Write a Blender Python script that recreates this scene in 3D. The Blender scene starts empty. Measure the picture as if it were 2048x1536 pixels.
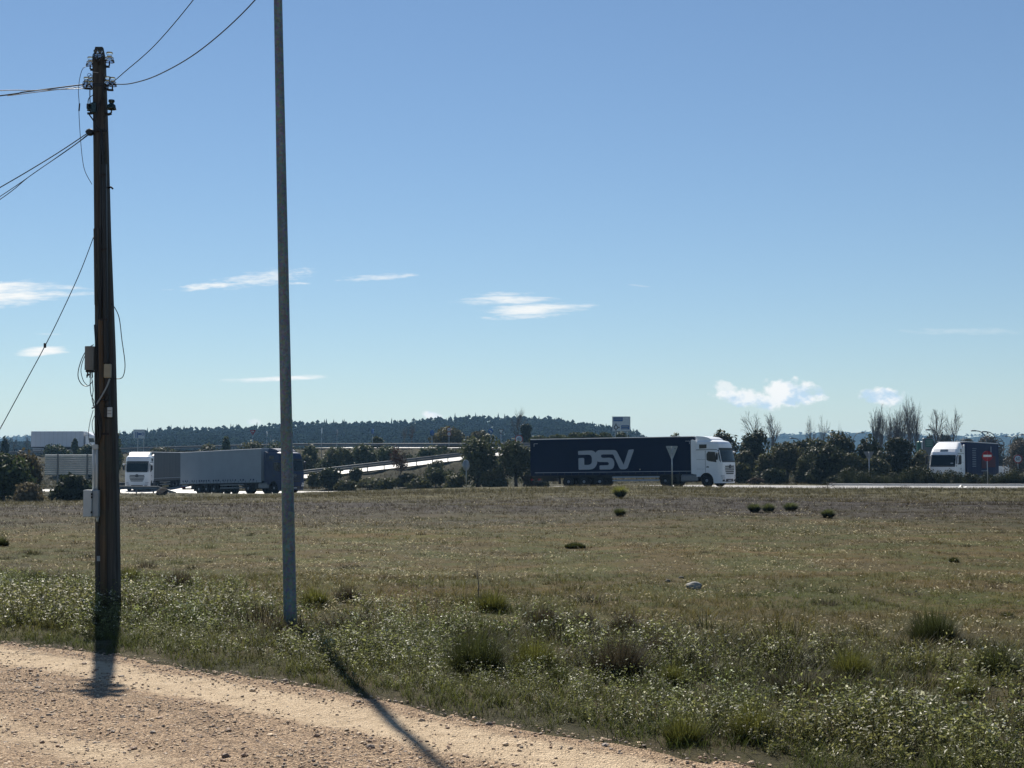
import bpy, math, random
import numpy as np
from mathutils import Matrix, Vector

# ------------------------------------------------------------------ camera, sky, sun, exposure
random.seed(7)
RNG = np.random.default_rng(11)
scene = bpy.context.scene
COL = scene.collection
FPX, PITCH, EYE = 2958.0, math.atan(164 / 2958.0), 1.6
SUN_EL, SUN_AZ = math.radians(45.0), math.radians(-16.5)      # azimuth from +Y, negative = to the west side of the view

cam_data = bpy.data.cameras.new('camera')
cam_data.sensor_width = 36.0
cam_data.lens = 52.0
cam_data.clip_start = 0.1
cam_data.clip_end = 20000
cam = bpy.data.objects.new('camera', cam_data)
COL.objects.link(cam)
cam.location = (0, 0, EYE)
cam.rotation_euler = (math.radians(90) + PITCH, 0, 0)
scene.camera = cam

scene.view_settings.view_transform = 'Standard'
scene.view_settings.look = 'None'
scene.view_settings.exposure = 0.66
scene.view_settings.gamma = 1.0
scene.view_settings.use_curve_mapping = False
scene.cycles.use_denoising = True
scene.cycles.use_adaptive_sampling = False
scene.cycles.max_bounces = 5
scene.cycles.diffuse_bounces = 2
scene.cycles.glossy_bounces = 2
scene.cycles.transmission_bounces = 5
scene.cycles.transparent_max_bounces = 6
scene.cycles.volume_bounces = 0
scene.cycles.caustics_reflective = False
scene.cycles.caustics_refractive = False
scene.cycles.sample_clamp_indirect = 6.0

SUN_DIR = Vector((math.sin(SUN_AZ) * math.cos(SUN_EL), math.cos(SUN_AZ) * math.cos(SUN_EL), math.sin(SUN_EL)))
sun_data = bpy.data.lights.new('sun', 'SUN')
sun_data.energy = 5.0
sun_data.angle = math.radians(0.55)
sun_data.color = (1.0, 0.93, 0.82)
sun = bpy.data.objects.new('sun', sun_data)
COL.objects.link(sun)
sun.rotation_euler = SUN_DIR.to_track_quat('Z', 'Y').to_euler()
sun.location = SUN_DIR * 200


class NT:
    """small helper for node trees"""
    def __init__(self, tree):
        self.t = tree
        self.n = tree.nodes
        self.l = tree.links

    def new(self, kind, **kw):
        n = self.n.new(kind)
        for k, v in kw.items():
            setattr(n, k, v)
        return n

    def put(self, sock, v):
        if isinstance(v, bpy.types.NodeSocket):
            self.l.new(v, sock)
        else:
            sock.default_value = v

    def math(self, op, a, b=0.0, c=None, clamp=False):
        n = self.new('ShaderNodeMath', operation=op, use_clamp=clamp)
        self.put(n.inputs[0], a)
        self.put(n.inputs[1], b)
        if c is not None:
            self.put(n.inputs[2], c)
        return n.outputs[0]

    def vec(self, x, y, z=0.0):
        n = self.new('ShaderNodeCombineXYZ')
        for i, v in enumerate((x, y, z)):
            self.put(n.inputs[i], v)
        return n.outputs[0]

    def noise(self, vec, scale, detail=4.0, rough=0.55):
        n = self.new('ShaderNodeTexNoise')
        if vec is not None:
            self.l.new(vec, n.inputs['Vector'])
        n.inputs['Scale'].default_value = scale
        n.inputs['Detail'].default_value = detail
        n.inputs['Roughness'].default_value = rough
        return n.outputs['Fac']

    def ramp(self, fac, stops, interp='LINEAR'):
        n = self.new('ShaderNodeValToRGB')
        self.l.new(fac, n.inputs[0])
        cr = n.color_ramp
        cr.interpolation = interp
        while len(cr.elements) < len(stops):
            cr.elements.new(0.5)
        for e, (p, c) in zip(cr.elements, stops):
            e.position = p
            e.color = (*c, 1.0) if len(c) == 3 else c
        return n.outputs[0]

    def mix(self, fac, a, b, mode='MIX'):
        n = self.new('ShaderNodeMix', data_type='RGBA', blend_type=mode)
        self.put(n.inputs[0], fac)
        for s, v in ((n.inputs[6], a), (n.inputs[7], b)):
            if isinstance(v, bpy.types.NodeSocket):
                self.l.new(v, s)
            else:
                s.default_value = (*v, 1.0) if len(v) == 3 else v
        return n.outputs[2]

    def smooth(self, v, lo, hi):
        n = self.new('ShaderNodeMapRange', interpolation_type='SMOOTHSTEP')
        self.put(n.inputs[0], v)
        n.inputs[1].default_value = lo
        n.inputs[2].default_value = hi
        return n.outputs[0]


# ---- world: clear sky with a few thin clouds low over the horizon
world = bpy.data.worlds.new('World')
scene.world = world
world.use_nodes = True
W = NT(world.node_tree)
W.n.clear()
w_out = W.new('ShaderNodeOutputWorld')
w_bg = W.new('ShaderNodeBackground')
SKY_STRENGTH = 0.0503
w_bg.inputs['Strength'].default_value = SKY_STRENGTH
W.l.new(w_bg.outputs[0], w_out.inputs[0])
sky = W.new('ShaderNodeTexSky', sky_type='NISHITA')
sky.sun_disc = False
sky.sun_elevation = SUN_EL
sky.sun_rotation = SUN_AZ
sky.altitude = 700
sky.air_density = 1.12
sky.dust_density = 0.0
sky.ozone_density = 3.5
tc = W.new('ShaderNodeTexCoord')
sep = W.new('ShaderNodeSeparateXYZ')
W.l.new(tc.outputs['Generated'], sep.inputs[0])
ahead = W.math('GREATER_THAN', sep.outputs[1], 0.2)
ysafe = W.math('MAXIMUM', sep.outputs[1], 0.2)
cu = W.math('DIVIDE', sep.outputs[0], ysafe)
cw = W.math('DIVIDE', sep.outputs[2], ysafe)
streak = W.noise(W.vec(W.math('MULTIPLY', cu, 26.0), W.math('MULTIPLY', cw, 190.0), 3.0), 1.0, 5.0, 0.62)
streak2 = W.noise(W.vec(W.math('MULTIPLY', cu, 90.0), W.math('MULTIPLY', cw, 420.0), 9.0), 1.0, 5.0, 0.6)
puff = W.noise(W.vec(W.math('MULTIPLY', cu, 75.0), W.math('MULTIPLY', cw, 95.0), 5.0), 1.0, 6.0, 0.6)
shade_n = W.noise(W.vec(W.math('MULTIPLY', cu, 60.0), W.math('MULTIPLY', cw, 90.0), 1.7), 1.0, 4.0, 0.55)


def cloud(px, py, rx, ry, tilt, dens, kind):
    """an elongated cloud in direction space (tangent of azimuth and elevation)"""
    u0, w0, ru, rw = (px - 1024) / FPX, (932 - py) / FPX, rx * 1.22 / FPX, ry * 1.15 / FPX
    du = W.math('SUBTRACT', cu, u0)
    dw = W.math('SUBTRACT', W.math('SUBTRACT', cw, w0), W.math('MULTIPLY', du, tilt))
    a = W.math('POWER', W.math('ABSOLUTE', W.math('DIVIDE', du, ru)), 2.0)
    b = W.math('POWER', W.math('ABSOLUTE', W.math('DIVIDE', dw, rw)), 2.0)
    r = W.math('ADD', a, b)
    nz = {'s': streak, 't': streak2, 'p': puff}[kind]
    amp = {'s': 2.8, 't': 2.9, 'p': 3.4}[kind]
    v = W.math('ADD', W.math('SUBTRACT', 0.95 if kind == 'p' else 0.72, r), W.math('MULTIPLY', W.math('SUBTRACT', nz, 0.5), amp))
    lo, hi = {'s': (-0.25, 0.9), 't': (-0.2, 1.2), 'p': (0.0, 0.7)}[kind]
    m = W.smooth(v, lo, hi)
    return W.math('MULTIPLY', m, dens)


CLOUDS = [(20, 582, 120, 20, 0.0, 1.0, 's'), (20, 606, 60, 9, 0.1, 0.5, 't'), (140, 586, 60, 5, -0.02, 0.45, 't'),
          (80, 702, 56, 9, 0.05, 1.0, 's'), (90, 668, 25, 3, 0.0, 0.3, 't'),
          (415, 570, 72, 8, 0.10, 0.85, 't'), (520, 555, 95, 16, 0.12, 0.65, 't'), (590, 565, 30, 3, 0.0, 0.6, 't'),
          (755, 553, 75, 7, 0.06, 0.6, 't'), (1010, 599, 95, 9, 0.02, 0.9, 's'), (1060, 618, 105, 11, 0.05, 0.9, 's'),
          (1050, 632, 80, 6, 0.04, 0.55, 't'), (1010, 587, 50, 5, 0.0, 0.5, 't'), (545, 758, 100, 6, 0.05, 1.0, 's'),
          (862, 830, 20, 8, -0.15, 0.9, 'p'), (512, 845, 16, 7, -0.1, 0.5, 'p'),
          (1580, 788, 58, 28, -0.05, 1.0, 'p'), (1505, 797, 70, 19, -0.12, 0.95, 'p'), (1455, 778, 26, 14, -0.2, 0.7, 'p'),
          (1770, 793, 42, 19, -0.05, 1.0, 'p'), (1730, 784, 8, 5, 0.0, 0.5, 'p'),
          (1930, 662, 130, 8, 0.0, 0.18, 't'), (1277, 570, 20, 2, -0.1, 0.3, 't')]
mask = None
for c in CLOUDS:
    m = cloud(*c)
    mask = m if mask is None else W.math('MAXIMUM', mask, m)
mask = W.math('MULTIPLY', mask, ahead, clamp=True)
k = 1.0 / SKY_STRENGTH
c_lit = (0.66 * k, 0.65 * k, 0.62 * k)
c_shd = (0.37 * k, 0.47 * k, 0.55 * k)
ccol = W.mix(W.math('MULTIPLY', W.smooth(shade_n, 0.46, 0.62), W.smooth(cw, 0.062, 0.05)), c_lit, c_shd)
sky_c = W.mix(1.0, sky.outputs[0], (0.975, 1.015, 1.05), 'MULTIPLY')
W.l.new(W.mix(mask, sky_c, ccol), w_bg.inputs['Color'])

# ------------------------------------------------------------------ helpers
def PX(px, py, d):
    """world point that stands at depth Y = d on the ray through photograph pixel (px, py)"""
    u, v = (px - 1024) / FPX, (768 - py) / FPX
    y = math.cos(PITCH) - v * math.sin(PITCH)
    z = math.sin(PITCH) + v * math.cos(PITCH)
    s = d / y
    return Vector((u * s, d, EYE + z * s))


def XD(px, d):
    return (px - 1024) / FPX * d * math.cos(PITCH)


def smoothstep(a, b, v):
    t = np.clip((np.asarray(v, float) - a) / (b - a), 0, 1)
    return t * t * (3 - 2 * t)


def hash_noise(x, y, seed=0):
    """smooth value noise, vectorised"""
    x = np.asarray(x, float); y = np.asarray(y, float)
    xi, yi = np.floor(x).astype(np.int64), np.floor(y).astype(np.int64)
    xf, yf = x - xi, y - yi
    def h(i, j):
        n = (i * 374761393 + j * 668265263 + seed * 974634777) & 0x7fffffff
        n = ((n ^ (n >> 13)) * 1274126177) & 0x7fffffff
        return ((n ^ (n >> 16)) & 0xffff) / 65535.0
    u, v = xf * xf * (3 - 2 * xf), yf * yf * (3 - 2 * yf)
    return (h(xi, yi) * (1 - u) + h(xi + 1, yi) * u) * (1 - v) + (h(xi, yi + 1) * (1 - u) + h(xi + 1, yi + 1) * u) * v


# roads: centre points (x, y, z), half width, cross fall (far side up), side slope of the bank
RING = dict(pts=[(-90, 172, -1.1), (-60, 160, -1.05), (-45, 152, -1.0), (-33, 144.5, -1.0), (-20, 136.3, -0.88), (-8, 128.8, -0.55), (2, 123.3, -0.2),
                 (14, 118.9, -0.06), (26, 114.0, -0.05), (40, 110.8, -0.03), (60, 110.5, 0.0), (110, 116, 0.0)], hw=5.1, tilt=0.016, slope=0.35)
RAMP = dict(pts=[(-39, 146, -1.0), (-36.5, 156, -0.9), (-33.5, 163, -0.65), (-25, 168, 0.25), (-15, 172, 1.4), (-7, 176, 2.45), (2, 184, 3.6), (10, 197, 4.2)],
            hw=3.6, tilt=0.02, slope=0.5)
UPPER = dict(pts=[(-260, 290, 3.0), (-150, 262, 3.2), (-86, 252, 3.3), (-60, 243, 3.9), (-46, 236, 4.2), (-28, 226, 4.4), (-8, 212, 4.2), (4, 209, 4.2), (16, 212, 4.2),
                  (36, 222, 3.0), (70, 240, 1.2), (140, 262, 0.3)], hw=5.2, tilt=0.02, slope=0.5)
EAST = dict(pts=[(33.5, 119, 0.02), (38, 127, -0.15), (47, 144, -0.2), (66, 180, -0.2), (100, 240, 0.0)], hw=3.8, tilt=0.0, slope=0.4)
ROADS = [RING, RAMP, UPPER, EAST]


def road_sample(road, x, y):
    """signed distance (positive = left of travel = far side) and height of the road axis at the nearest point"""
    x = np.asarray(x, float); y = np.asarray(y, float)
    best = np.full(x.shape, 1e9); sgn = np.zeros(x.shape); zz = np.zeros(x.shape)
    p = road['pts']
    for a, b in zip(p[:-1], p[1:]):
        ax, ay, az = a; bx, by, bz = b
        dx, dy = bx - ax, by - ay
        L2 = dx * dx + dy * dy
        t = np.clip(((x - ax) * dx + (y - ay) * dy) / L2, 0, 1)
        ex, ey = x - (ax + t * dx), y - (ay + t * dy)
        d = np.hypot(ex, ey)
        cr = np.sign(dx * (y - ay) - dy * (x - ax))
        m = d < best
        best = np.where(m, d, best); sgn = np.where(m, cr, sgn); zz = np.where(m, az + t * (bz - az), zz)
    return best * sgn, zz


# the track runs from the lower right to the left edge of the view
def track_side(x, y):
    """> 0 on the field side of the track edge, metres"""
    x = np.asarray(x, float); y = np.asarray(y, float)
    ed = np.interp(x, [-40, -12, -4.75, -3.34, -2.48, -1.73, -0.96, -0.40, 0.37, 1.05, 1.35, 4, 30], [44, 19.5, 13.7, 12.6, 11.75, 11.05, 10.3, 9.65, 8.88, 8.19, 7.95, 5.6, -18])
    wob = (hash_noise(x * 1.3, y * 1.3, 5) - 0.5) * 0.06 + (hash_noise(x * 5.1, y * 5.1, 6) - 0.5) * 0.14
    return (y - ed) * 0.72 + wob


def ground(x, y):
    x = np.asarray(x, float); y = np.asarray(y, float)
    base = -0.9 * smoothstep(6, -28, x) * smoothstep(40, 125, y)
    base = base + (hash_noise(x * 0.35, y * 0.35, 1) - 0.5) * 0.10 * smoothstep(14, 22, y) + (hash_noise(x * 0.11, y * 0.11, 2) - 0.5) * 0.2 * smoothstep(25, 60, y)
    base = base + (hash_noise(x * 1.7, y * 1.7, 3) - 0.5) * 0.05
    base = base + 0.06 * np.exp(-((y - np.interp(x, [-60, -33, -20, -8, 2, 14, 26], [146, 134.0, 126.0, 119.0, 113.5, 109, 104])) / 3.5) ** 2) * smoothstep(26, 10, x)
    base = np.where(y > 150, base * smoothstep(330, 180, y), base)
    g = base
    for r in ROADS:
        d, z = road_sample(r, x, y)
        ad = np.abs(d)
        inside = z + d * r['tilt'] - 0.10
        over = np.maximum(ad - r['hw'] - 0.6, 0)
        edge = z + np.sign(d) * r['hw'] * r['tilt'] - 0.05
        lim_lo, lim_hi = edge - over * r['slope'], edge + over * r['slope']
        g = np.where(ad < r['hw'] + 0.6, inside, np.clip(g, lim_lo, lim_hi))
    s = track_side(x, y)
    g = g - 0.05 * smoothstep(0.02, -0.25, s) * (y < 60)
    return g


def g1(x, y):
    return float(ground(np.array([x]), np.array([y]))[0])


# ---- materials
MATS = {}


def principled(name, color, rough=0.6, metal=0.0, spec=0.5, noise=None, bump=None, coat=0.0, alpha=None, transmission=0.0):
    """plain material with slight procedural colour variation; noise = (scale, amount)"""
    m = bpy.data.materials.new(name)
    m.use_nodes = True
    T = NT(m.node_tree)
    b = T.n['Principled BSDF']
    b.inputs['Roughness'].default_value = rough
    b.inputs['Metallic'].default_value = metal
    b.inputs['Specular IOR Level'].default_value = spec
    b.inputs['Coat Weight'].default_value = coat
    b.inputs['Transmission Weight'].default_value = transmission
    tcn = T.new('ShaderNodeTexCoord')
    sc, am = noise or (6.0, 0.12)
    f = T.noise(tcn.outputs['Object'], sc, 5.0, 0.6)
    lo = tuple(max(0, c * (1 - am)) for c in color)
    hi = tuple(min(1, c * (1 + am)) for c in color)
    T.l.new(T.ramp(f, [(0.3, lo), (0.7, hi)]), b.inputs['Base Color'])
    if bump:
        bn = T.new('ShaderNodeBump')
        bn.inputs['Strength'].default_value = bump[1]
        bn.inputs['Distance'].default_value = bump[2] if len(bump) > 2 else 0.02
        T.l.new(T.noise(tcn.outputs['Object'], bump[0], 6.0, 0.65), bn.inputs['Height'])
        T.l.new(bn.outputs[0], b.inputs['Normal'])
    MATS[name] = m
    return m


def leaf_material(name, rough=0.45, spec=0.5, transl=0.3, tint=(1, 1, 1)):
    """foliage: colour from the mesh's own leaf colours, part of the light passes through"""
    m = bpy.data.materials.new(name)
    m.use_nodes = True
    T = NT(m.node_tree)
    b = T.n['Principled BSDF']
    at = T.new('ShaderNodeAttribute', attribute_name='Col')
    colr = T.mix(1.0, at.outputs['Color'], tint, 'MULTIPLY')
    T.l.new(colr, b.inputs['Base Color'])
    b.inputs['Roughness'].default_value = rough
    b.inputs['Specular IOR Level'].default_value = spec
    tr = T.new('ShaderNodeBsdfTranslucent')
    T.l.new(T.mix(1.0, colr, (1.0, 1.0, 0.82), 'MULTIPLY'), tr.inputs['Color'])
    mx = T.new('ShaderNodeMixShader')
    mx.inputs[0].default_value = transl
    T.l.new(b.outputs[0], mx.inputs[1])
    T.l.new(tr.outputs[0], mx.inputs[2])
    T.l.new(mx.outputs[0], T.n['Material Output'].inputs['Surface'])
    MATS[name] = m
    return m


# ---- mesh building
class MB:
    """collects simple solids and links them as one mesh object"""
    def __init__(self, M=None):
        self.v, self.f, self.M, self.sm = [], [], M, []

    def add(self, vs, fs, smooth=False):
        o = len(self.v)
        self.v += [tuple(p) for p in vs]
        self.f += [tuple(i + o for i in f) for f in fs]
        self.sm += [smooth] * len(fs)
        return self

    def box(self, x0, x1, y0, y1, z0, z1):
        vs = [(x, y, z) for x in (x0, x1) for y in (y0, y1) for z in (z0, z1)]
        return self.add(vs, [(0, 1, 3, 2), (4, 6, 7, 5), (0, 4, 5, 1), (2, 3, 7, 6), (0, 2, 6, 4), (1, 5, 7, 3)])

    def bbox(self, x0, x1, y0, y1, z0, z1, b):
        """box with chamfered edges along every axis"""
        b = min(b, (x1 - x0) * .45, (y1 - y0) * .45, (z1 - z0) * .45)
        def ring(z, i):
            a, c, d, e = x0 + i, x1 - i, y0 + i, y1 - i
            return [(a + b, d, z), (c - b, d, z), (c, d + b, z), (c, e - b, z), (c - b, e, z), (a + b, e, z), (a, e - b, z), (a, d + b, z)]
        rs = [ring(z0, b), ring(z0 + b, 0), ring(z1 - b, 0), ring(z1, b)]
        return self.loft(rs)

    def loft(self, rings, cap=True, smooth=False, close=True):
        n = len(rings[0])
        vs = [p for r in rings for p in r]
        fs = []
        m = n if close else n - 1
        for i in range(len(rings) - 1):
            for j in range(m):
                a, b = i * n + j, i * n + (j + 1) % n
                fs.append((a, b, b + n, a + n))
        self.add(vs, fs, smooth)
        if cap:
            o = len(self.v) - len(vs)
            self.f.append(tuple(o + j for j in reversed(range(n)))); self.sm.append(False)
            self.f.append(tuple(o + (len(rings) - 1) * n + j for j in range(n))); self.sm.append(False)
        return self

    def tube(self, pts, rad, n=6, smooth=True, cap=True):
        pts = [Vector(p) for p in pts]
        rads = rad if isinstance(rad, (list, tuple)) else [rad] * len(pts)
        rings = []
        up = Vector((0, 0, 1))
        prev = None
        for i, p in enumerate(pts):
            d = (pts[min(i + 1, len(pts) - 1)] - pts[max(i - 1, 0)])
            if d.length < 1e-9:
                d = Vector((0, 0, 1))
            d.normalize()
            if prev is None:
                ref = up if abs(d.z) < 0.95 else Vector((1, 0, 0))
                a = d.cross(ref).normalized()
            else:
                a = (prev - d * prev.dot(d)).normalized()
            prev = a
            b = d.cross(a)
            rings.append([p + a * (rads[i] * math.cos(2 * math.pi * k / n)) + b * (rads[i] * math.sin(2 * math.pi * k / n)) for k in range(n)])
        return self.loft(rings, cap=cap, smooth=smooth)

    def lathe(self, prof, n=16, axis='z', at=(0, 0, 0), smooth=True):
        """profile of (radius, height) turned round an axis"""
        rings = []
        for r, h in prof:
            ring = []
            for k in range(n):
                a = 2 * math.pi * k / n
                c, s = r * math.cos(a), r * math.sin(a)
                q = {'z': (c, s, h), 'y': (c, h, s), 'x': (h, c, s)}[axis]
                ring.append((q[0] + at[0], q[1] + at[1], q[2] + at[2]))
            rings.append(ring)
        return self.loft(rings, smooth=smooth)

    def prism(self, poly, a0, a1, plane='xz'):
        """polygon given in a plane, extruded along the third axis from a0 to a1"""
        def q(p, a):
            return {'xz': (p[0], a, p[1]), 'yz': (a, p[0], p[1]), 'xy': (p[0], p[1], a)}[plane]
        n = len(poly)
        vs = [q(p, a0) for p in poly] + [q(p, a1) for p in poly]
        fs = [tuple(range(n)), tuple(reversed(range(n, 2 * n)))]
        fs += [(i, i + n, (i + 1) % n + n, (i + 1) % n) for i in range(n)]
        return self.add(vs, fs)

    def build(self, name, mat, parent=None, fix=True):
        me = bpy.data.meshes.new(name)
        vs = self.v if self.M is None else [tuple(self.M @ Vector(p)) for p in self.v]
        me.from_pydata(vs, [], self.f)
        me.polygons.foreach_set('use_smooth', self.sm)
        me.materials.append(MATS[mat] if isinstance(mat, str) else mat)
        if fix:
            import bmesh
            bm = bmesh.new(); bm.from_mesh(me)
            bmesh.ops.recalc_face_normals(bm, faces=bm.faces)
            bm.to_mesh(me); bm.free()
        o = bpy.data.objects.new(name, me)
        COL.objects.link(o)
        o.parent = parent
        return o


def fast_mesh(name, V, F, C, mat, parent=None, smooth=False):
    """big mesh from arrays: V (n,3), F (m,3 or 4), C (n,3) leaf colours"""
    me = bpy.data.meshes.new(name)
    V = np.ascontiguousarray(V, np.float32); F = np.ascontiguousarray(F, np.int32)
    k = F.shape[1]
    me.vertices.add(len(V)); me.vertices.foreach_set('co', V.ravel())
    me.loops.add(F.size); me.loops.foreach_set('vertex_index', F.ravel())
    me.polygons.add(len(F))
    me.polygons.foreach_set('loop_start', np.arange(0, F.size, k, dtype=np.int32))
    me.polygons.foreach_set('use_smooth', np.full(len(F), smooth, bool))
    me.update(calc_edges=True)
    if C is not None:
        at = me.color_attributes.new('Col', 'FLOAT_COLOR', 'POINT')
        rgba = np.ones((len(V), 4), np.float32); rgba[:, :3] = C
        at.data.foreach_set('color', rgba.ravel())
    me.materials.append(MATS[mat])
    o = bpy.data.objects.new(name, me)
    COL.objects.link(o)
    o.parent = parent
    return o


def tag(o, label=None, cat=None, group=None, kind=None):
    if label: o['label'] = label
    if cat: o['category'] = cat
    if group: o['group'] = group
    if kind: o['kind'] = kind
    return o


def thing(name, label, cat, loc=(0, 0, 0), rotz=0.0, group=None):
    o = bpy.data.objects.new(name, None)
    o.empty_display_size = 0.2
    COL.objects.link(o)
    o.location = loc
    o.rotation_euler = (0, 0, rotz)
    return tag(o, label, cat, group)


def copy_tree(o, parent=None):
    c = o.copy()
    COL.objects.link(c)
    c.parent = parent
    for ch in list(o.children):
        copy_tree(ch, c)
    return c


def text_part(name, body, size, mat, parent, M):
    cu_ = bpy.data.curves.new(name, 'FONT')
    cu_.body = body; cu_.size = size; cu_.align_x = 'CENTER'; cu_.align_y = 'CENTER'; cu_.extrude = 0.003
    tmp = bpy.data.objects.new(name + '_text', cu_)
    COL.objects.link(tmp)
    me = bpy.data.meshes.new_from_object(tmp.evaluated_get(bpy.context.evaluated_depsgraph_get()))
    bpy.data.objects.remove(tmp)
    me.materials.clear(); me.materials.append(MATS[mat])
    o = bpy.data.objects.new(name, me)
    COL.objects.link(o); o.parent = parent; o.matrix_local = M
    return o
# ------------------------------------------------------------------ materials
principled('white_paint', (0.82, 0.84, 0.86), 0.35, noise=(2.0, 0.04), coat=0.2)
principled('navy_paint', (0.004, 0.020, 0.075), 0.45, noise=(2.0, 0.1), spec=0.3)
principled('navy_curtain', (0.0015, 0.009, 0.036), 0.75, noise=(1.2, 0.10), spec=0.12)
principled('grey_curtain', (0.31, 0.35, 0.39), 0.65, noise=(0.8, 0.06), spec=0.2)
principled('charcoal_curtain', (0.052, 0.060, 0.068), 0.6, noise=(0.8, 0.08), spec=0.3)
principled('blue_curtain', (0.003, 0.013, 0.060), 0.75, noise=(1.0, 0.12), spec=0.12)
principled('trailer_roof', (0.66, 0.68, 0.70), 0.4, noise=(1.0, 0.05))
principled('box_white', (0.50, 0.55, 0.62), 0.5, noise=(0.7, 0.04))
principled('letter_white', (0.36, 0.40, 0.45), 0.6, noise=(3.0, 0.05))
principled('dim_print', (0.16, 0.19, 0.25), 0.7, spec=0.15)
principled('red_print', (0.07, 0.008, 0.022), 0.7, spec=0.1)
principled('glass_dark', (0.004, 0.011, 0.015), 0.10, spec=0.30)
principled('black_plastic', (0.014, 0.016, 0.019), 0.55)
principled('rubber', (0.010, 0.010, 0.011), 0.9, noise=(8, 0.2), spec=0.1)
principled('rim_metal', (0.22, 0.23, 0.25), 0.45, metal=0.6)
principled('chassis', (0.014, 0.015, 0.018), 0.7)
principled('tank_metal', (0.17, 0.18, 0.20), 0.4, metal=0.5)
principled('lamp_glass', (0.6, 0.62, 0.65), 0.12)
principled('galvanised', (0.36, 0.38, 0.39), 0.42, metal=0.55, noise=(5.0, 0.22))
principled('rail_steel', (0.13, 0.145, 0.16), 0.5, metal=0.55, noise=(1.5, 0.15))
principled('sign_back', (0.30, 0.34, 0.36), 0.5, metal=0.3, noise=(3, 0.1))
principled('sign_slat', (0.26, 0.31, 0.35), 0.5, metal=0.3, noise=(1.5, 0.1))
principled('sign_white', (0.62, 0.66, 0.68), 0.5)
principled('sign_red', (0.30, 0.012, 0.02), 0.6, spec=0.2)
principled('sign_blue', (0.02, 0.10, 0.30), 0.5)
principled('sign_black', (0.015, 0.015, 0.018), 0.5)
principled('sign_green', (0.02, 0.13, 0.09), 0.5)
principled('kerb_concrete', (0.62, 0.60, 0.57), 0.8, noise=(3, 0.12), bump=(30, 0.3))
principled('line_paint', (0.70, 0.70, 0.68), 0.6, noise=(4, 0.15))
principled('bark_dark', (0.035, 0.028, 0.022), 0.9, noise=(9, 0.3), bump=(20, 0.6, 0.03))
principled('bark_grey', (0.11, 0.095, 0.085), 0.9, noise=(9, 0.3))
principled('glass_clear', (0.95, 1.0, 0.99), 0.0, transmission=1.0)
principled('green_glass', (0.012, 0.035, 0.032), 0.06, transmission=0.2)
principled('rust_metal', (0.03, 0.026, 0.025), 0.7, metal=0.4, noise=(30, 0.4))
principled('cable_black', (0.010, 0.011, 0.013), 0.5)
principled('wire_metal', (0.04, 0.045, 0.05), 0.45, metal=0.3)
principled('bright_wire', (0.5, 0.5, 0.5), 0.3, metal=0.8)
principled('box_grey', (0.17, 0.165, 0.15), 0.55, noise=(9, 0.12))
principled('box_beige', (0.33, 0.30, 0.22), 0.6, noise=(12, 0.14))
principled('pvc_white', (0.48, 0.52, 0.54), 0.45, noise=(7, 0.08))
principled('pvc_grey', (0.30, 0.34, 0.37), 0.45, noise=(7, 0.10))
principled('label_white', (0.55, 0.58, 0.58), 0.5)
principled('stone_pale', (0.24, 0.24, 0.23), 0.85, noise=(9, 0.3), bump=(25, 0.5))
principled('stone_dark', (0.12, 0.115, 0.10), 0.9, noise=(9, 0.3), bump=(25, 0.5))
principled('litter_white', (0.75, 0.75, 0.76), 0.5)
leaf_material('weed_leaf', 0.45, 0.34, 0.5)
leaf_material('grass_blade', 0.6, 0.12, 0.45)
leaf_material('dry_grass', 0.65, 0.12, 0.35)
leaf_material('oak_leaf', 0.6, 0.18, 0.28)
leaf_material('shrub_leaf', 0.6, 0.15, 0.2)
leaf_material('pine_leaf', 1.0, 0.0, 0.05)
leaf_material('gravel_stone', 0.75, 0.4, 0.0)


def wood_material():
    """weathered, tarred pole timber with streaks along the grain"""
    m = bpy.data.materials.new('pole_wood'); m.use_nodes = True
    T = NT(m.node_tree); b = T.n['Principled BSDF']
    tcn = T.new('ShaderNodeTexCoord'); mp = T.new('ShaderNodeMapping')
    mp.inputs['Scale'].default_value = (34, 34, 0.9)
    T.l.new(tcn.outputs['Object'], mp.inputs[0])
    grain = T.noise(mp.outputs[0], 1.0, 6, 0.65)
    blot = T.noise(tcn.outputs['Object'], 2.2, 4, 0.6)
    c = T.ramp(grain, [(0.28, (0.013, 0.012, 0.012)), (0.5, (0.046, 0.042, 0.039)), (0.72, (0.098, 0.089, 0.080))])
    c = T.mix(T.smooth(blot, 0.45, 0.7), c, (0.05, 0.055, 0.045))
    T.l.new(c, b.inputs['Base Color'])
    b.inputs['Roughness'].default_value = 0.85
    bn = T.new('ShaderNodeBump'); bn.inputs['Strength'].default_value = 0.7; bn.inputs['Distance'].default_value = 0.012
    T.l.new(grain, bn.inputs['Height']); T.l.new(bn.outputs[0], b.inputs['Normal'])
    MATS['pole_wood'] = m
    m2 = m.copy(); m2.name = 'guard_wood'; MATS['guard_wood'] = m2
    T2 = NT(m2.node_tree)
    for n in m2.node_tree.nodes:
        if n.type == 'VALTORGB':
            for e, cc in zip(n.color_ramp.elements, ((0.048, 0.031, 0.018), (0.098, 0.064, 0.037), (0.15, 0.102, 0.062))):
                e.color = (*cc, 1)


wood_material()


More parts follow.
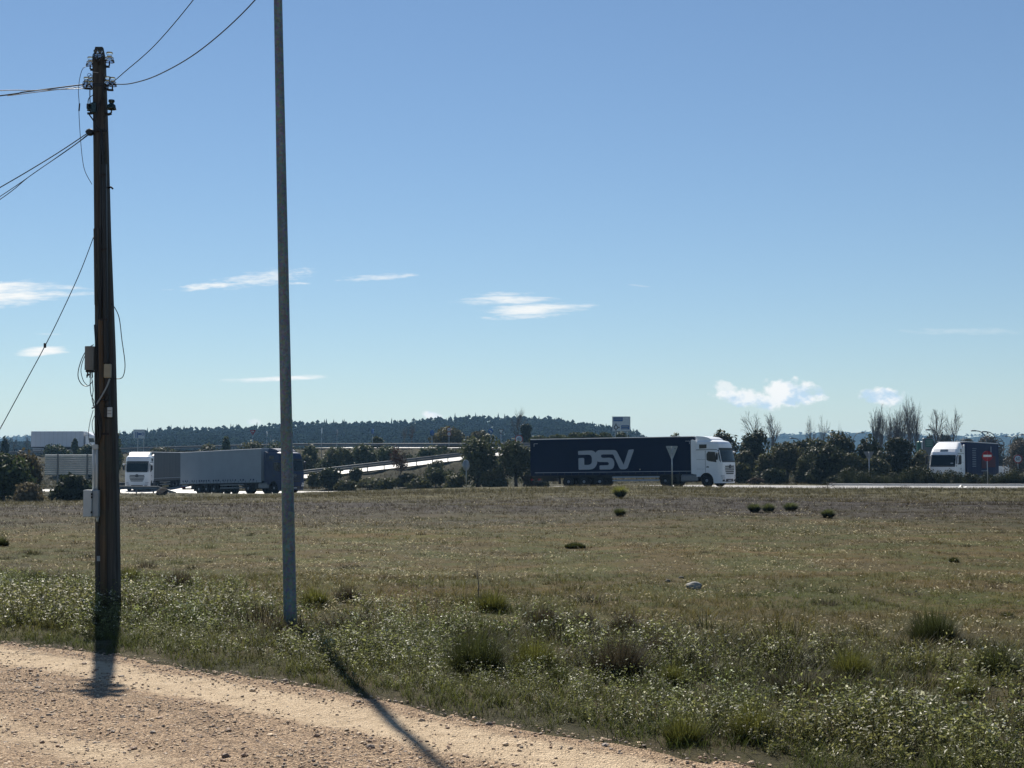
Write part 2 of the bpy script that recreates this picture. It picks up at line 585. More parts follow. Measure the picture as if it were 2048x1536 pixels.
def steel_pole_material():
    m = bpy.data.materials.new('pole_steel'); m.use_nodes = True
    T = NT(m.node_tree); b = T.n['Principled BSDF']
    tcn = T.new('ShaderNodeTexCoord')
    vo = T.new('ShaderNodeTexVoronoi'); vo.inputs['Scale'].default_value = 46
    T.l.new(tcn.outputs['Object'], vo.inputs['Vector'])
    mp = T.new('ShaderNodeMapping'); mp.inputs['Scale'].default_value = (9, 9, 1.2)
    T.l.new(tcn.outputs['Object'], mp.inputs[0])
    big = T.noise(mp.outputs[0], 1.0, 6, 0.65)
    c = T.mix(0.35, T.ramp(big, [(0.3, (0.11, 0.14, 0.15)), (0.55, (0.165, 0.205, 0.22)), (0.75, (0.235, 0.27, 0.28))]), vo.outputs['Color'], 'SOFT_LIGHT')
    T.l.new(c, b.inputs['Base Color'])
    b.inputs['Metallic'].default_value = 0.35
    b.inputs['Roughness'].default_value = 0.6
    MATS['pole_steel'] = m


steel_pole_material()


def ground_material():
    """turf and dry heath: patches of olive, straw, grey-purple dead stems and bare soil"""
    m = bpy.data.materials.new('turf'); m.use_nodes = True
    T = NT(m.node_tree); b = T.n['Principled BSDF']
    geo = T.new('ShaderNodeNewGeometry')
    sp = T.new('ShaderNodeSeparateXYZ'); T.l.new(geo.outputs['Position'], sp.inputs[0])
    pos = geo.outputs['Position']
    n_big = T.noise(pos, 0.09, 4, 0.55)
    n_mid = T.noise(pos, 0.6, 5, 0.6)
    n_fin = T.math('ADD', T.math('MULTIPLY', T.noise(pos, 9.0, 6, 0.7), 0.5), T.math('MULTIPLY', T.noise(pos, 38.0, 5, 0.75), 0.5))
    yy = T.math('ADD', sp.outputs[1], T.math('ADD', T.math('MULTIPLY', T.math('SUBTRACT', n_big, 0.5), 34.0), T.math('MULTIPLY', T.math('SUBTRACT', n_mid, 0.5), 22.0)))
    olive = T.ramp(n_mid, [(0.25, (0.036, 0.032, 0.009)), (0.42, (0.085, 0.062, 0.022)), (0.58, (0.056, 0.062, 0.012)), (0.8, (0.135, 0.105, 0.042))])
    heath = T.ramp(n_mid, [(0.3, (0.018, 0.015, 0.014)), (0.5, (0.034, 0.028, 0.025)), (0.62, (0.040, 0.036, 0.018)), (0.8, (0.070, 0.056, 0.030))])
    green = T.ramp(n_mid, [(0.3, (0.045, 0.043, 0.017)), (0.6, (0.085, 0.074, 0.030)), (0.8, (0.11, 0.094, 0.042))])
    n_pat = T.noise(pos, 0.2, 4, 0.6)
    olive = T.mix(1.0, olive, T.ramp(n_pat, [(0.3, (0.7, 0.8, 0.7)), (0.5, (1.0, 1.0, 1.0)), (0.7, (1.35, 1.2, 1.0))]), 'MULTIPLY')
    c = T.mix(T.smooth(yy, 30.0, 54.0), olive, heath)
    c = T.mix(T.smooth(yy, 66.0, 84.0), c, green)
    c = T.mix(T.smooth(sp.outputs[1], 120.0, 134.0), c, T.ramp(n_mid, [(0.3, (0.020, 0.022, 0.012)), (0.7, (0.045, 0.042, 0.022))]))
    c = T.mix(T.smooth(sp.outputs[1], 17.0, 12.5), c, T.ramp(n_mid, [(0.3, (0.030, 0.032, 0.013)), (0.5, (0.060, 0.052, 0.024)), (0.75, (0.12, 0.088, 0.05))]))
    c = T.mix(1.0, c, T.ramp(n_fin, [(0.32, (0.25, 0.25, 0.24)), (0.5, (0.9, 0.9, 0.9)), (0.66, (1.8, 1.75, 1.6))]), 'MULTIPLY')
    T.l.new(c, b.inputs['Base Color'])
    b.inputs['Roughness'].default_value = 0.95
    b.inputs['Specular IOR Level'].default_value = 0.15
    bn = T.new('ShaderNodeBump'); bn.inputs['Strength'].default_value = 0.9; bn.inputs['Distance'].default_value = 0.06
    T.l.new(T.math('ADD', n_fin, T.math('MULTIPLY', n_mid, 0.6)), bn.inputs['Height']); T.l.new(bn.outputs[0], b.inputs['Normal'])
    MATS['turf'] = m


def track_material():
    m = bpy.data.materials.new('track_gravel'); m.use_nodes = True
    T = NT(m.node_tree); b = T.n['Principled BSDF']
    geo = T.new('ShaderNodeNewGeometry'); pos = geo.outputs['Position']
    at = T.new('ShaderNodeAttribute', attribute_name='Col')
    n_big = T.noise(pos, 0.8, 4, 0.6)
    n_mid = T.noise(pos, 7.0, 6, 0.65)
    vo = T.new('ShaderNodeTexVoronoi'); vo.inputs['Scale'].default_value = 42
    T.l.new(pos, vo.inputs['Vector'])
    sand = T.ramp(n_mid, [(0.25, (0.38, 0.285, 0.185)), (0.5, (0.58, 0.45, 0.305)), (0.8, (0.70, 0.56, 0.395))])
    grav = T.ramp(n_mid, [(0.25, (0.19, 0.134, 0.090)), (0.5, (0.36, 0.268, 0.180)), (0.8, (0.50, 0.395, 0.28))])
    vo2 = T.new('ShaderNodeTexVoronoi'); vo2.inputs['Scale'].default_value = 95
    T.l.new(pos, vo2.inputs['Vector'])
    peb = T.new('ShaderNodeSeparateColor'); T.l.new(vo2.outputs['Color'], peb.inputs[0])
    grav = T.mix(1.0, grav, T.ramp(peb.outputs[0], [(0.1, (0.40, 0.35, 0.33)), (0.5, (0.92, 0.88, 0.86)), (0.9, (1.6, 1.55, 1.5))]), 'MULTIPLY')
    c = T.mix(T.smooth(T.math('ADD', at.outputs['Fac'], T.math('MULTIPLY', T.math('SUBTRACT', n_big, 0.5), 0.9)), 0.3, 0.7), grav, sand)
    T.l.new(c, b.inputs['Base Color'])
    b.inputs['Roughness'].default_value = 0.95
    b.inputs['Specular IOR Level'].default_value = 0.2
    bn = T.new('ShaderNodeBump'); bn.inputs['Strength'].default_value = 1.0; bn.inputs['Distance'].default_value = 0.02
    T.l.new(T.math('SUBTRACT', n_mid, T.math('MULTIPLY', T.math('ADD', vo.outputs['Distance'], vo2.outputs['Distance']), 0.9)), bn.inputs['Height']); T.l.new(bn.outputs[0], b.inputs['Normal'])
    MATS['track_gravel'] = m


def asphalt_material():
    m = bpy.data.materials.new('asphalt'); m.use_nodes = True
    T = NT(m.node_tree); b = T.n['Principled BSDF']
    geo = T.new('ShaderNodeNewGeometry'); pos = geo.outputs['Position']
    n1 = T.noise(pos, 0.35, 5, 0.6); n2 = T.noise(pos, 40, 3, 0.6)
    c = T.ramp(n1, [(0.3, (0.22, 0.21, 0.20)), (0.7, (0.30, 0.285, 0.27))])
    c = T.mix(0.3, c, T.ramp(n2, [(0.3, (0.05, 0.05, 0.05)), (0.7, (0.3, 0.3, 0.3))]))
    T.l.new(c, b.inputs['Base Color'])
    b.inputs['Roughness'].default_value = 0.5
    b.inputs['Specular IOR Level'].default_value = 0.8
    MATS['asphalt'] = m


def wood_hill_material():
    m = bpy.data.materials.new('hill_cover'); m.use_nodes = True
    T = NT(m.node_tree); b = T.n['Principled BSDF']
    geo = T.new('ShaderNodeNewGeometry')
    n1 = T.noise(geo.outputs['Position'], 0.06, 6, 0.7)
    T.l.new(T.ramp(n1, [(0.3, (0.008, 0.014, 0.009)), (0.55, (0.016, 0.022, 0.013)), (0.8, (0.026, 0.030, 0.018))]), b.inputs['Base Color'])
    b.inputs['Roughness'].default_value = 1.0
    b.inputs['Specular IOR Level'].default_value = 0.0
    MATS['hill_cover'] = m


ground_material(); track_material(); asphalt_material(); wood_hill_material()

# ------------------------------------------------------------------ setting: ground, track, roads, hills
def grid_mesh(name, xs, ys, zf, mat, C=None, smooth=True):
    X, Y = np.meshgrid(xs, ys)
    Z = zf(X.ravel(), Y.ravel())
    V = np.stack([X.ravel(), Y.ravel(), Z], 1)
    nx, ny = len(xs), len(ys)
    i, j = np.meshgrid(np.arange(nx - 1), np.arange(ny - 1))
    a = (j * nx + i).ravel()
    F = np.stack([a, a + 1, a + 1 + nx, a + nx], 1)
    return fast_mesh(name, V, F, C, mat, smooth=smooth)


def spread_axis(lo, hi, fine_lo, fine_hi, step, grow):
    out = list(np.arange(fine_lo, fine_hi, step)); s = step; v = out[-1]
    while v < hi:
        s *= grow; v += s; out.append(min(v, hi))
    s = step; v = out[0]; left = []
    while v > lo:
        s *= grow; v -= s; left.append(max(v, lo))
    return np.array(left[::-1] + out)


gx = spread_axis(-4500, 4500, -8, 8, 0.36, 1.05)
gy = np.concatenate([spread_axis(-120, 30, 5, 22, 0.36, 1.07)[:-1], np.arange(30, 130, 1.1), np.arange(130, 270, 1.8), np.geomspace(272, 5200, 70)])
gy = np.unique(gy)
tag(grid_mesh('ground', gx, gy, ground, 'turf'), kind='structure')


def ribbon(name, road, half, mat, lift=0.0, offset=0.0, step=1.2, kind='structure'):
    """a strip that follows a road axis, with its cross fall"""
    pts = smooth_line(road['pts'], step)
    V, F = [], []
    for i, p in enumerate(pts):
        t = (pts[min(i + 1, len(pts) - 1)] - pts[max(i - 1, 0)]); t.z = 0; t.normalize()
        n = Vector((-t.y, t.x, 0))
        for s in (-half, 0, half):
            q = p + n * (s + offset)
            V.append((q.x, q.y, p.z + (s + offset) * road['tilt'] + lift))
    for i in range(len(pts) - 1):
        for k_ in (0, 1):
            a = i * 3 + k_
            F.append((a, a + 1, a + 4, a + 3))
    o = fast_mesh(name, np.array(V), np.array(F), None, mat, smooth=True)
    return tag(o, kind=kind)


def smooth_line(pts, step=1.0):
    """points along a polyline, straight between its corners"""
    out = []
    P_ = [Vector(p) for p in pts]
    for a, b in zip(P_[:-1], P_[1:]):
        n = max(1, int((b - a).length / step))
        out += [a.lerp(b, i / n) for i in range(n)]
    out.append(P_[-1])
    # soften the corners
    for _ in range(3):
        out = [out[0]] + [(out[i - 1] + out[i] * 2 + out[i + 1]) / 4 for i in range(1, len(out) - 1)] + [out[-1]]
    return out


ribbon('roundabout_road', RING, RING['hw'], 'asphalt')
ribbon('slip_road', RAMP, RAMP['hw'], 'asphalt', lift=0.012)
ribbon('upper_road', UPPER, UPPER['hw'], 'asphalt', lift=0.02)
ribbon('side_road', EAST, EAST['hw'], 'asphalt', lift=0.008)
ribbon('road_edge_line', RING, 0.09, 'line_paint', lift=0.006, offset=-4.5)
ribbon('road_edge_line', RING, 0.09, 'line_paint', lift=0.006, offset=4.4)
ribbon('road_edge_line', RAMP, 0.08, 'line_paint', lift=0.018, offset=-3.0)
ribbon('road_edge_line', RAMP, 0.08, 'line_paint', lift=0.018, offset=3.0)

# kerb of the traffic island on the far side of the road, in separate stones
isl = [Vector(p) for p in [(25.6, 119.7, 0.05), (30, 118.3, 0.05), (40, 116.2, 0.06), (52, 115.8, 0.08), (70, 116.4, 0.1)]]
kerb = bpy.data.objects.new('kerb', None); COL.objects.link(kerb); tag(kerb, kind='structure')
kp = smooth_line(isl, 1.0)
for a, b in zip(kp[:-1], kp[1:]):
    t = (b - a).normalized(); n = Vector((-t.y, t.x, 0))
    q0, q1 = a + t * 0.012, b - t * 0.012
    w_ = random.uniform(-0.008, 0.008)
    mb = MB()
    ring = lambda q: [q - Vector((0, 0, 0.12)), q + n * 0.0 + Vector((0, 0, 0.10 + w_)), q + n * 0.03 + Vector((0, 0, 0.13 + w_)), q + n * 0.34 + Vector((0, 0, 0.135 + w_)), q + n * 0.34 - Vector((0, 0, 0.12))]
    mb.loft([ring(q0), ring(q1)])
    mb.build('kerb_stone', 'kerb_concrete', kerb)

# gravel track
tx = np.arange(-12, 9, 0.14)
tt = np.concatenate([np.arange(-0.35, 5.6, 0.12), np.geomspace(5.7, 40, 26)])
Vt, Ct = [], []
edy = np.interp(tx, [-40, -12, -4.75, -3.34, -2.48, -1.73, -0.96, -0.40, 0.37, 1.05, 1.35, 4, 30], [44, 19.5, 13.7, 12.6, 11.75, 11.05, 10.3, 9.65, 8.88, 8.19, 7.95, 5.6, -18])
TX, TT = np.meshgrid(tx, tt)
TY = np.broadcast_to(edy, TX.shape) - TT / 0.72
sd = track_side(TX.ravel(), TY.ravel())
X_, Y_ = TX.ravel(), TY.ravel()
zt = 0.006 + (hash_noise(X_ * 1.7, Y_ * 1.7, 3) - 0.5) * 0.03 + (hash_noise(X_ * 6, Y_ * 6, 8) - 0.5) * 0.012 - 0.07 * smoothstep(-0.05, 0.12, sd)
across = -sd
rut = np.exp(-((across - 0.55) / 0.35) ** 2) + 0.55 * np.exp(-((across - 2.3) / 0.4) ** 2)
zt = zt - 0.02 * rut
nx_ = len(tx)
i_, j_ = np.meshgrid(np.arange(len(tx) - 1), np.arange(len(tt) - 1))
a_ = (j_ * nx_ + i_).ravel()
Ft = np.stack([a_, a_ + nx_, a_ + nx_ + 1, a_ + 1], 1)
tr = fast_mesh('gravel_track', np.stack([X_, Y_, zt], 1), Ft, np.repeat(np.clip(rut, 0, 1)[:, None], 3, 1), 'track_gravel', smooth=True)
tag(tr, kind='structure')


def track_z(x, y):
    s = track_side(x, y)
    return np.where(s < 0, 0.006 + (hash_noise(x * 1.7, y * 1.7, 3) - 0.5) * 0.03 - 0.02 * (np.exp(-((-s - 0.55) / 0.35) ** 2) + 0.55 * np.exp(-((-s - 2.3) / 0.4) ** 2)), ground(x, y))


# ---- hills
def ridge_mesh(name, prof, d0, d1, dip, mat, seed, bump, drop=0.0, nx=420, nd=16):
    """a long hill: crest line given by (px, py) directions at depth d1, falling to the plain at d0 and behind"""
    px = np.linspace(prof[0][0], prof[-1][0], nx)
    py = np.interp(px, [p[0] for p in prof], [p[1] for p in prof])
    V = []
    ds = list(np.linspace(d0, d1, nd)) + [d1 + 120, d1 + 500]
    for d in ds:
        for x, y in zip(px, py):
            top = max((932 - y) * d1 / FPX + EYE - dip, 0.0)
            f = float(smoothstep(d0, d1, d)) if d <= d1 else 1 - 0.9 * (d - d1) / 500
            wx = XD(x, d)
            V.append((wx, d, top * f - drop + (hash_noise(np.array([wx * bump[0]]), np.array([d * bump[0]]), seed)[0] - 0.5) * bump[1] * (0.3 + f)))
    n = nx
    F = [(j * n + i, j * n + i + 1, (j + 1) * n + i + 1, (j + 1) * n + i) for j in range(len(ds) - 1) for i in range(n - 1)]
    o = fast_mesh(name, np.array(V), np.array(F), None, mat, smooth=True)
    return tag(o, kind='structure')


RIDGE = [(-500, 905), (-250, 892), (60, 886), (160, 880), (240, 869), (330, 860), (450, 857), (560, 850), (620, 846), (700, 849), (800, 845), (850, 840), (930, 834),
         (1000, 837), (1100, 838), (1130, 842), (1180, 849), (1230, 859), (1262, 864), (1285, 871), (1300, 884), (1330, 905), (1420, 925)]
ridge_mesh('wooded_hill', RIDGE, 520, 900, 9.5, 'hill_cover', 21, (0.03, 3.0))
FAR = [(-900, 885), (-300, 880), (0, 880), (60, 876), (200, 880), (500, 884), (900, 888), (1300, 900), (1420, 905), (1480, 892), (1540, 879), (1570, 873), (1620, 871), (1700, 868),
       (1800, 870), (1880, 877), (1960, 874), (2048, 873), (2300, 878), (3000, 885)]
ridge_mesh('distant_hills', FAR, 1700, 2400, 0.0, 'hill_cover', 22, (0.045, 7.0), nx=900)
# ------------------------------------------------------------------ trucks
def interp_rows(rows, z, k):
    zs = [r[0] for r in rows]
    return float(np.interp(z, zs, [r[k] for r in rows]))


class Tractor:
    """cab-over lorry cab; x forward with the fifth wheel at 0, y to the driver's side, z up"""
    def __init__(self, root, Mt, paint, style='flow', full_length=True, fw=4.55):
        self.root, self.M, self.paint, self.style, self.FX = root, Mt, paint, style, fw
        if style == 'wedge':
            self.rows = [(0.3, -0.06, 1.22), (0.8, 0.0, 1.245), (1.12, 0.02, 1.25), (1.75, 0.0, 1.25), (1.95, -0.02, 1.25), (2.75, -0.30, 1.23), (3.05, -0.46, 1.20), (3.3, -0.70, 1.17),
                         (3.5, -1.05, 1.12), (3.85, -1.75, 1.02), (3.93, -1.95, 0.9)]
            self.ws = (1.85, 2.78)
        else:
            self.rows = [(0.3, -0.06, 1.21), (0.75, 0.0, 1.24), (1.12, 0.01, 1.245), (1.8, 0.0, 1.245), (2.0, -0.04, 1.245), (2.9, -0.22, 1.23), (3.12, -0.25, 1.22), (3.34, -0.32, 1.20),
                         (3.52, -0.46, 1.16), (3.60, -0.66, 1.10), (3.66, -1.0, 0.95)]
            self.ws = (2.02, 2.86)
        self.make()

    def surf(self, z, s, off=0.0):
        xf, hw = interp_rows(self.rows, z, 1), interp_rows(self.rows, z, 2)
        a = abs(s)
        bulge = 0.10 * s * s + 0.30 * max(0, (a - 0.82) / 0.18) ** 2
        return (self.FX + xf - bulge + off, s * hw, z)

    def ring(self, z, xr):
        hw = interp_rows(self.rows, z, 2)
        ss = [-1, -0.97, -0.93, -0.87, -0.8, -0.6, -0.3, 0, 0.3, 0.6, 0.8, 0.87, 0.93, 0.97, 1]
        pts = [self.surf(z, s) for s in ss]
        xs = pts[0][0]
        mid = (xs + self.FX + xr) / 2
        return [(self.FX + xr + 0.0, -hw, z), (mid, -hw, z)] + pts + [(mid, hw, z), (self.FX + xr, hw, z)]

    def patch(self, z0, z1, s0, s1, off=0.008, thick=0.03, nz=4, ns=12, taper=0.0):
        """a panel that lies on the curved front, standing proud by off"""
        mb = MB(self.M)
        outer, inner = [], []
        for i in range(nz + 1):
            z = z0 + (z1 - z0) * i / nz
            sh = 1 - taper * (1 - i / nz)
            for j in range(ns + 1):
                s = (s0 + (s1 - s0) * j / ns)
                s = (s0 + s1) / 2 + (s - (s0 + s1) / 2) * sh
                outer.append(self.surf(z, s, off)); inner.append(self.surf(z, s, off - thick))
        n = ns + 1
        vs = outer + inner
        o = len(outer)
        fs = []
        for i in range(nz):
            for j in range(ns):
                a = i * n + j
                fs.append((a, a + 1, a + n + 1, a + n)); fs.append((o + a, o + a + n, o + a + n + 1, o + a + 1))
        for i in range(nz):
            for j in (0, ns):
                a = i * n + j
                fs.append((a, a + n, o + a + n, o + a))
        for j in range(ns):
            for i in (0, nz):
                a = i * n + j
                fs.append((a, o + a, o + a + 1, a + 1))
        mb.add(vs, fs, False)
        return mb

    def make(self):
        R, M, FX, p = self.root, self.M, self.FX, self.paint
        wedge = self.style == 'wedge'
        xr = -2.28
        ztop = self.rows[-1][0]
        zs = [1.12, 1.3, 1.55, 1.8, 2.0, 2.2, 2.45, 2.7, 2.9, 3.05, 3.12, 3.22, 3.34, 3.42, 3.5, 3.55, ztop]
        if wedge:
            zs = [1.12, 1.4, 1.75, 1.95, 2.2, 2.5, 2.75, 2.9, 3.05, 3.18, 3.3, 3.4, 3.5, 3.65, 3.75, 3.85, ztop]
        cab = MB(M).loft([self.ring(z, xr) for z in zs], smooth=False).build('cab', p, R)
        # bumper and lower front
        MB(M).loft([self.ring(z, -0.80) for z in (0.3, 0.36, 0.5, 0.75, 1.0, 1.115)]).build('bumper', p, R)
        # skirt over the front wheels with a round arch
        for sd in (-1, 1):
            y0, y1 = (sd * 1.17, sd * 1.236)
            arc = [(FX - 1.42 + 0.62 * math.cos(a), 0.5 + 0.62 * math.sin(a)) for a in np.linspace(0.35, math.pi - 0.55, 12)]
            poly = [(FX - 0.81, 0.62)] + arc + [(FX - 2.28, 0.80), (FX - 2.28, 1.119), (FX - 0.81, 1.119)]
            MB(M).prism(poly, min(y0, y1), max(y0, y1)).build('wheel_arch', p, R)
            # doors with handle and side window
            hw = 1.247
            ya, yb = sorted((sd * (hw - 0.02), sd * (hw + 0.006)))
            door = MB(M).prism([(FX - 0.42, 1.14), (FX - 0.40, 2.02), (FX - 0.52, 2.78), (FX - 1.42, 2.84), (FX - 1.45, 1.14)], ya, yb).build('door', p, R)
            ya, yb = sorted((sd * (hw - 0.02), sd * (hw + 0.014)))
            MB(M).prism([(FX - 0.50, 1.92), (FX - 0.62, 2.72), (FX - 1.22, 2.76), (FX - 1.36, 2.55), (FX - 1.36, 2.12), (FX - 1.2, 2.02)], ya, yb).build('side_window', 'glass_dark', door)
            ya, yb = sorted((sd * (hw - 0.01), sd * (hw + 0.012)))
            MB(M).prism([(FX - 1.16, 1.52), (FX - 1.16, 1.60), (FX - 1.36, 1.62), (FX - 1.40, 1.52)], ya, yb).build('door_handle', 'black_plastic', door)
            # seams of the cab side
            ya, yb = sorted((sd * (hw - 0.02), sd * (hw + 0.004)))
            sm = MB(M)
            sm.box(FX - 2.27, FX - 0.45, ya, yb, 2.885, 2.925)
            sm.box(FX - 1.475, FX - 1.455, ya, yb, 1.14, 2.84)
            sm.box(FX - 2.26, FX - 1.5, ya, yb, 2.14, 2.155)
            sm.box(FX - 2.26, FX - 0.45, ya, yb, 1.40, 1.412)
            sm.build('panel_seam', 'black_plastic', cab)
            # upper sleeper window
            hw3 = interp_rows(self.rows, 3.2, 2) + 0.03
            ya, yb = sorted((sd * (hw3 - 0.08), sd * hw3))
            MB(M).prism([(FX - 2.0, 3.0), (FX - 2.0, 3.32), (FX - 1.36, 3.32), (FX - 1.36, 3.02)], ya, yb).build('sleeper_window', 'glass_dark', cab)
            # side fairing behind the cab
            ya, yb = sorted((sd * 1.16, sd * 1.235))
            MB(M).prism([(FX - 2.29, 0.98), (FX - 2.29, 3.62), (FX - 2.62, 3.72), (FX - 2.74, 3.66), (FX - 2.74, 1.05)], ya, yb).build('side_fairing', p, R)
            # tank, step, mudguard
            tk = MB(M)
            ya, yb = sorted((sd * 0.62, sd * 1.19))
            tk.bbox(FX - 3.75, FX - 2.25, ya, yb, 0.42, 1.0, 0.1)
            tk.build('fuel_tank', 'tank_metal' if sd < 0 else 'chassis', R)
            MB(M).bbox(FX - 4.15, FX - 3.80, ya, yb, 0.45, 0.98, 0.05).build('battery_box', 'chassis', R)
            mg = MB(M)
            outer = [(FX - 5.1 + 0.63 * math.cos(a), 0.5 + 0.63 * math.sin(a)) for a in np.linspace(0.15, math.pi - 0.15, 11)]
            inner = [(FX - 5.1 + 0.59 * math.cos(a), 0.5 + 0.59 * math.sin(a)) for a in np.linspace(math.pi - 0.15, 0.15, 11)]
            ya, yb = sorted((sd * 0.6, sd * 1.22))
            mg.prism(outer + inner, ya, yb)
            mg.build('mudguard', 'black_plastic', R)
            # mirrors
            mi = MB(M)
            if wedge:
                ya, yb = sorted((sd * 1.33, sd * 1.56))
                mi.bbox(FX - 0.42, FX - 0.22, ya, yb, 1.95, 2.78, 0.08)
                mi.tube([(FX - 0.4, sd * 1.2, 2.72), (FX - 0.34, sd * 1.36, 2.72)], 0.035)
                mi.tube([(FX - 0.4, sd * 1.2, 2.02), (FX - 0.34, sd * 1.36, 2.02)], 0.035)
                mi.build('mirror', 'black_plastic', cab)
            else:
                ya, yb = sorted((sd * 1.30, sd * 1.50))
                mi.bbox(FX - 0.46, FX - 0.30, ya, yb, 2.10, 2.62, 0.06)
                mi.tube([(FX - 0.5, sd * 1.2, 2.66), (FX - 0.38, sd * 1.4, 2.66)], 0.035)
                mi.build('mirror', 'black_plastic', cab)
                MB(M).bbox(FX - 0.48, FX - 0.26, ya, yb, 2.62, 2.80, 0.05).build('mirror_cap', p, cab)
            # lamps
            s0, s1 = sorted((sd * 0.60, sd * 0.90))
            if wedge:
                hl = self.patch(1.12, 1.30, *sorted((sd * 0.78, sd * 0.97)), off=0.012)
            else:
                hl = self.patch(0.62, 0.76, s0, s1, off=0.012)
                self.patch(0.78, 0.93, *sorted((sd * 0.66, sd * 0.93)), off=0.006).build('daytime_lamp', 'lamp_glass', R)
                self.patch(0.42, 0.58, *sorted((sd * 0.60, sd * 0.84)), off=0.008).build('fog_lamp_recess', 'black_plastic', R)
            hl.build('headlight', 'lamp_glass', R)
        # glazing and front
        w0, w1 = self.ws
        ws = self.patch(w0, w1, -0.94, 0.94, off=0.012, nz=6, ns=20).build('windscreen', 'glass_dark', cab)
        self.patch(w0 - 0.10, w0 - 0.002, -0.93, 0.93, off=0.014, nz=1, ns=16).build('cowl', 'black_plastic', cab)
        self.patch(w1 + 0.01, w1 + 0.17, -0.9, 0.9, off=0.03, nz=2, ns=16).build('sun_visor', 'black_plastic' if self.style == 'flow_dark' or not wedge else p, cab)
        if wedge:
            mb = MB(M)
            n = 14
            top = [self.surf(1.30 - 0.16 * math.cos(s / n * math.pi * 0.5) ** 2 if False else 1.32 - 0.22 * (1 - (s / n) ** 2), 0.80 * s / n, 0.014) for s in range(-n, n + 1)]
            bot = [self.surf(0.72 + 0.25 * abs(s / n) ** 2, 0.72 * s / n, 0.014) for s in range(-n, n + 1)]
            bk = [(q[0] - 0.05, q[1], q[2]) for q in top]; bk2 = [(q[0] - 0.05, q[1], q[2]) for q in bot]
            rings = [[bot[i], top[i], bk[i], bk2[i]] for i in range(2 * n + 1)]
            mb.loft(rings)
            mb.build('grille', 'black_plastic', cab)
            for dz in (0, 0.07, 0.14):
                self.patch(3.10 + dz, 3.13 + dz, -0.28, 0.28, off=0.02, nz=1, ns=6).build('roof_lamp_slot', 'glass_dark', cab)
            self.patch(0.44, 0.62, -0.55, 0.55, off=0.01, nz=1).build('lower_grille', 'black_plastic', R)
            self.patch(2.02, 2.10, 0.55, 0.72, off=0.02, nz=1, ns=3).build('windscreen_sticker', 'letter_white', ws)
        else:
            for i, (z, hwid) in enumerate(((1.60, 0.50), (1.46, 0.52), (1.32, 0.50), (1.18, 0.46), (1.04, 0.40))):
                self.patch(z - 0.046, z + 0.040, -hwid - 0.12, hwid + 0.12, off=0.012, nz=1, ns=10, taper=0.12).build('grille_slat', 'black_plastic', cab if z > 1.1 else R)
            self.patch(0.40, 0.62, -0.46, 0.46, off=0.012, nz=1, ns=8, taper=-0.15).build('lower_grille', 'black_plastic', R)
            self.patch(0.44, 0.54, -0.2, 0.2, off=0.02, nz=1, ns=4).build('number_plate', 'letter_white', R)
            # round emblem with a three-pointed star
            em = MB(M)
            cx = self.surf(1.56, 0)[0] + 0.025
            em.lathe([(0.0, -0.01), (0.17, -0.01), (0.17, 0.012), (0.0, 0.012)], 20, 'x', (cx, 0, 1.56))
            em.build('emblem_disc', 'black_plastic', cab)
            st = MB(M)
            for k_ in range(3):
                a = math.pi / 2 + k_ * 2 * math.pi / 3
                st.prism([(0.135 * math.cos(a), 1.56 + 0.135 * math.sin(a)), (0.026 * math.cos(a + 1.05), 1.56 + 0.026 * math.sin(a + 1.05)), (0.0, 1.56),
                          (0.026 * math.cos(a - 1.05), 1.56 + 0.026 * math.sin(a - 1.05))], cx + 0.012, cx + 0.022, 'yz')
            for k_ in range(20):
                a0, a1 = 2 * math.pi * k_ / 20, 2 * math.pi * (k_ + 1) / 20
                st.prism([(r * math.cos(a), 1.56 + r * math.sin(a)) for r, a in ((0.135, a0), (0.16, a0), (0.16, a1), (0.135, a1))], cx + 0.012, cx + 0.020, 'yz')
            st.build('emblem_star', 'rim_metal', cab)
            # roof deflector
            rd = MB(M)
            hwr = 1.05
            prof = [(FX - 1.0, 3.60), (FX - 1.12, 3.74), (FX - 1.42, 3.88), (FX - 1.85, 3.95), (FX - 2.30, 3.98), (FX - 2.42, 3.96), (FX - 2.42, 3.5), (FX - 1.2, 3.5)]
            rd.loft([[(x, y * (1.0 if z < 3.6 else 0.94), z) for x, z in prof] for y in (-hwr, -hwr * 0.6, 0, hwr * 0.6, hwr)])
            rd.build('roof_deflector', p, R)
        # chassis
        ch = MB(M)
        for sd in (-1, 1):
            ch.box(-1.5, FX - 0.9, sd * 0.42 - 0.05, sd * 0.42 + 0.05, 0.72, 0.98)
        ch.box(-0.5, 0.4, -0.5, 0.5, 0.98, 1.08)
        ch.box(FX - 2.3, FX - 0.9, -0.8, 0.8, 0.5, 1.10)
        ch.box(FX - 5.15, FX - 5.05, -0.9, 0.9, 0.42, 0.58)
        ch.box(FX - 1.47, FX - 1.37, -0.9, 0.9, 0.42, 0.55)
        ch.build('chassis', 'chassis', R)
        for sd in (-1, 1):
            wheel(R, M, (FX - 1.42, sd * 1.0, 0.5), sd, 0.32)
            wheel(R, M, (FX - 5.1, sd * 0.93, 0.5), sd, 0.6)


def wheel(root, M, c, side, width):
    h = width / 2
    w = MB(M).lathe([(0.27, -h), (0.46, -h), (0.495, -h + 0.05), (0.5, 0), (0.495, h - 0.05), (0.46, h), (0.27, h)], 24, 'y', c).build('wheel', 'rubber', root)
    yo = h * side
    rm = MB(M)
    prof = [(0.275, yo * 0.96), (0.265, yo * 1.01), (0.23, yo * 0.8), (0.15, yo * 0.72), (0.12, yo * 1.0), (0.05, yo * 1.04)]
    rm.lathe(prof, 20, 'y', c)
    rm.build('rim', 'rim_metal', w)
    return w


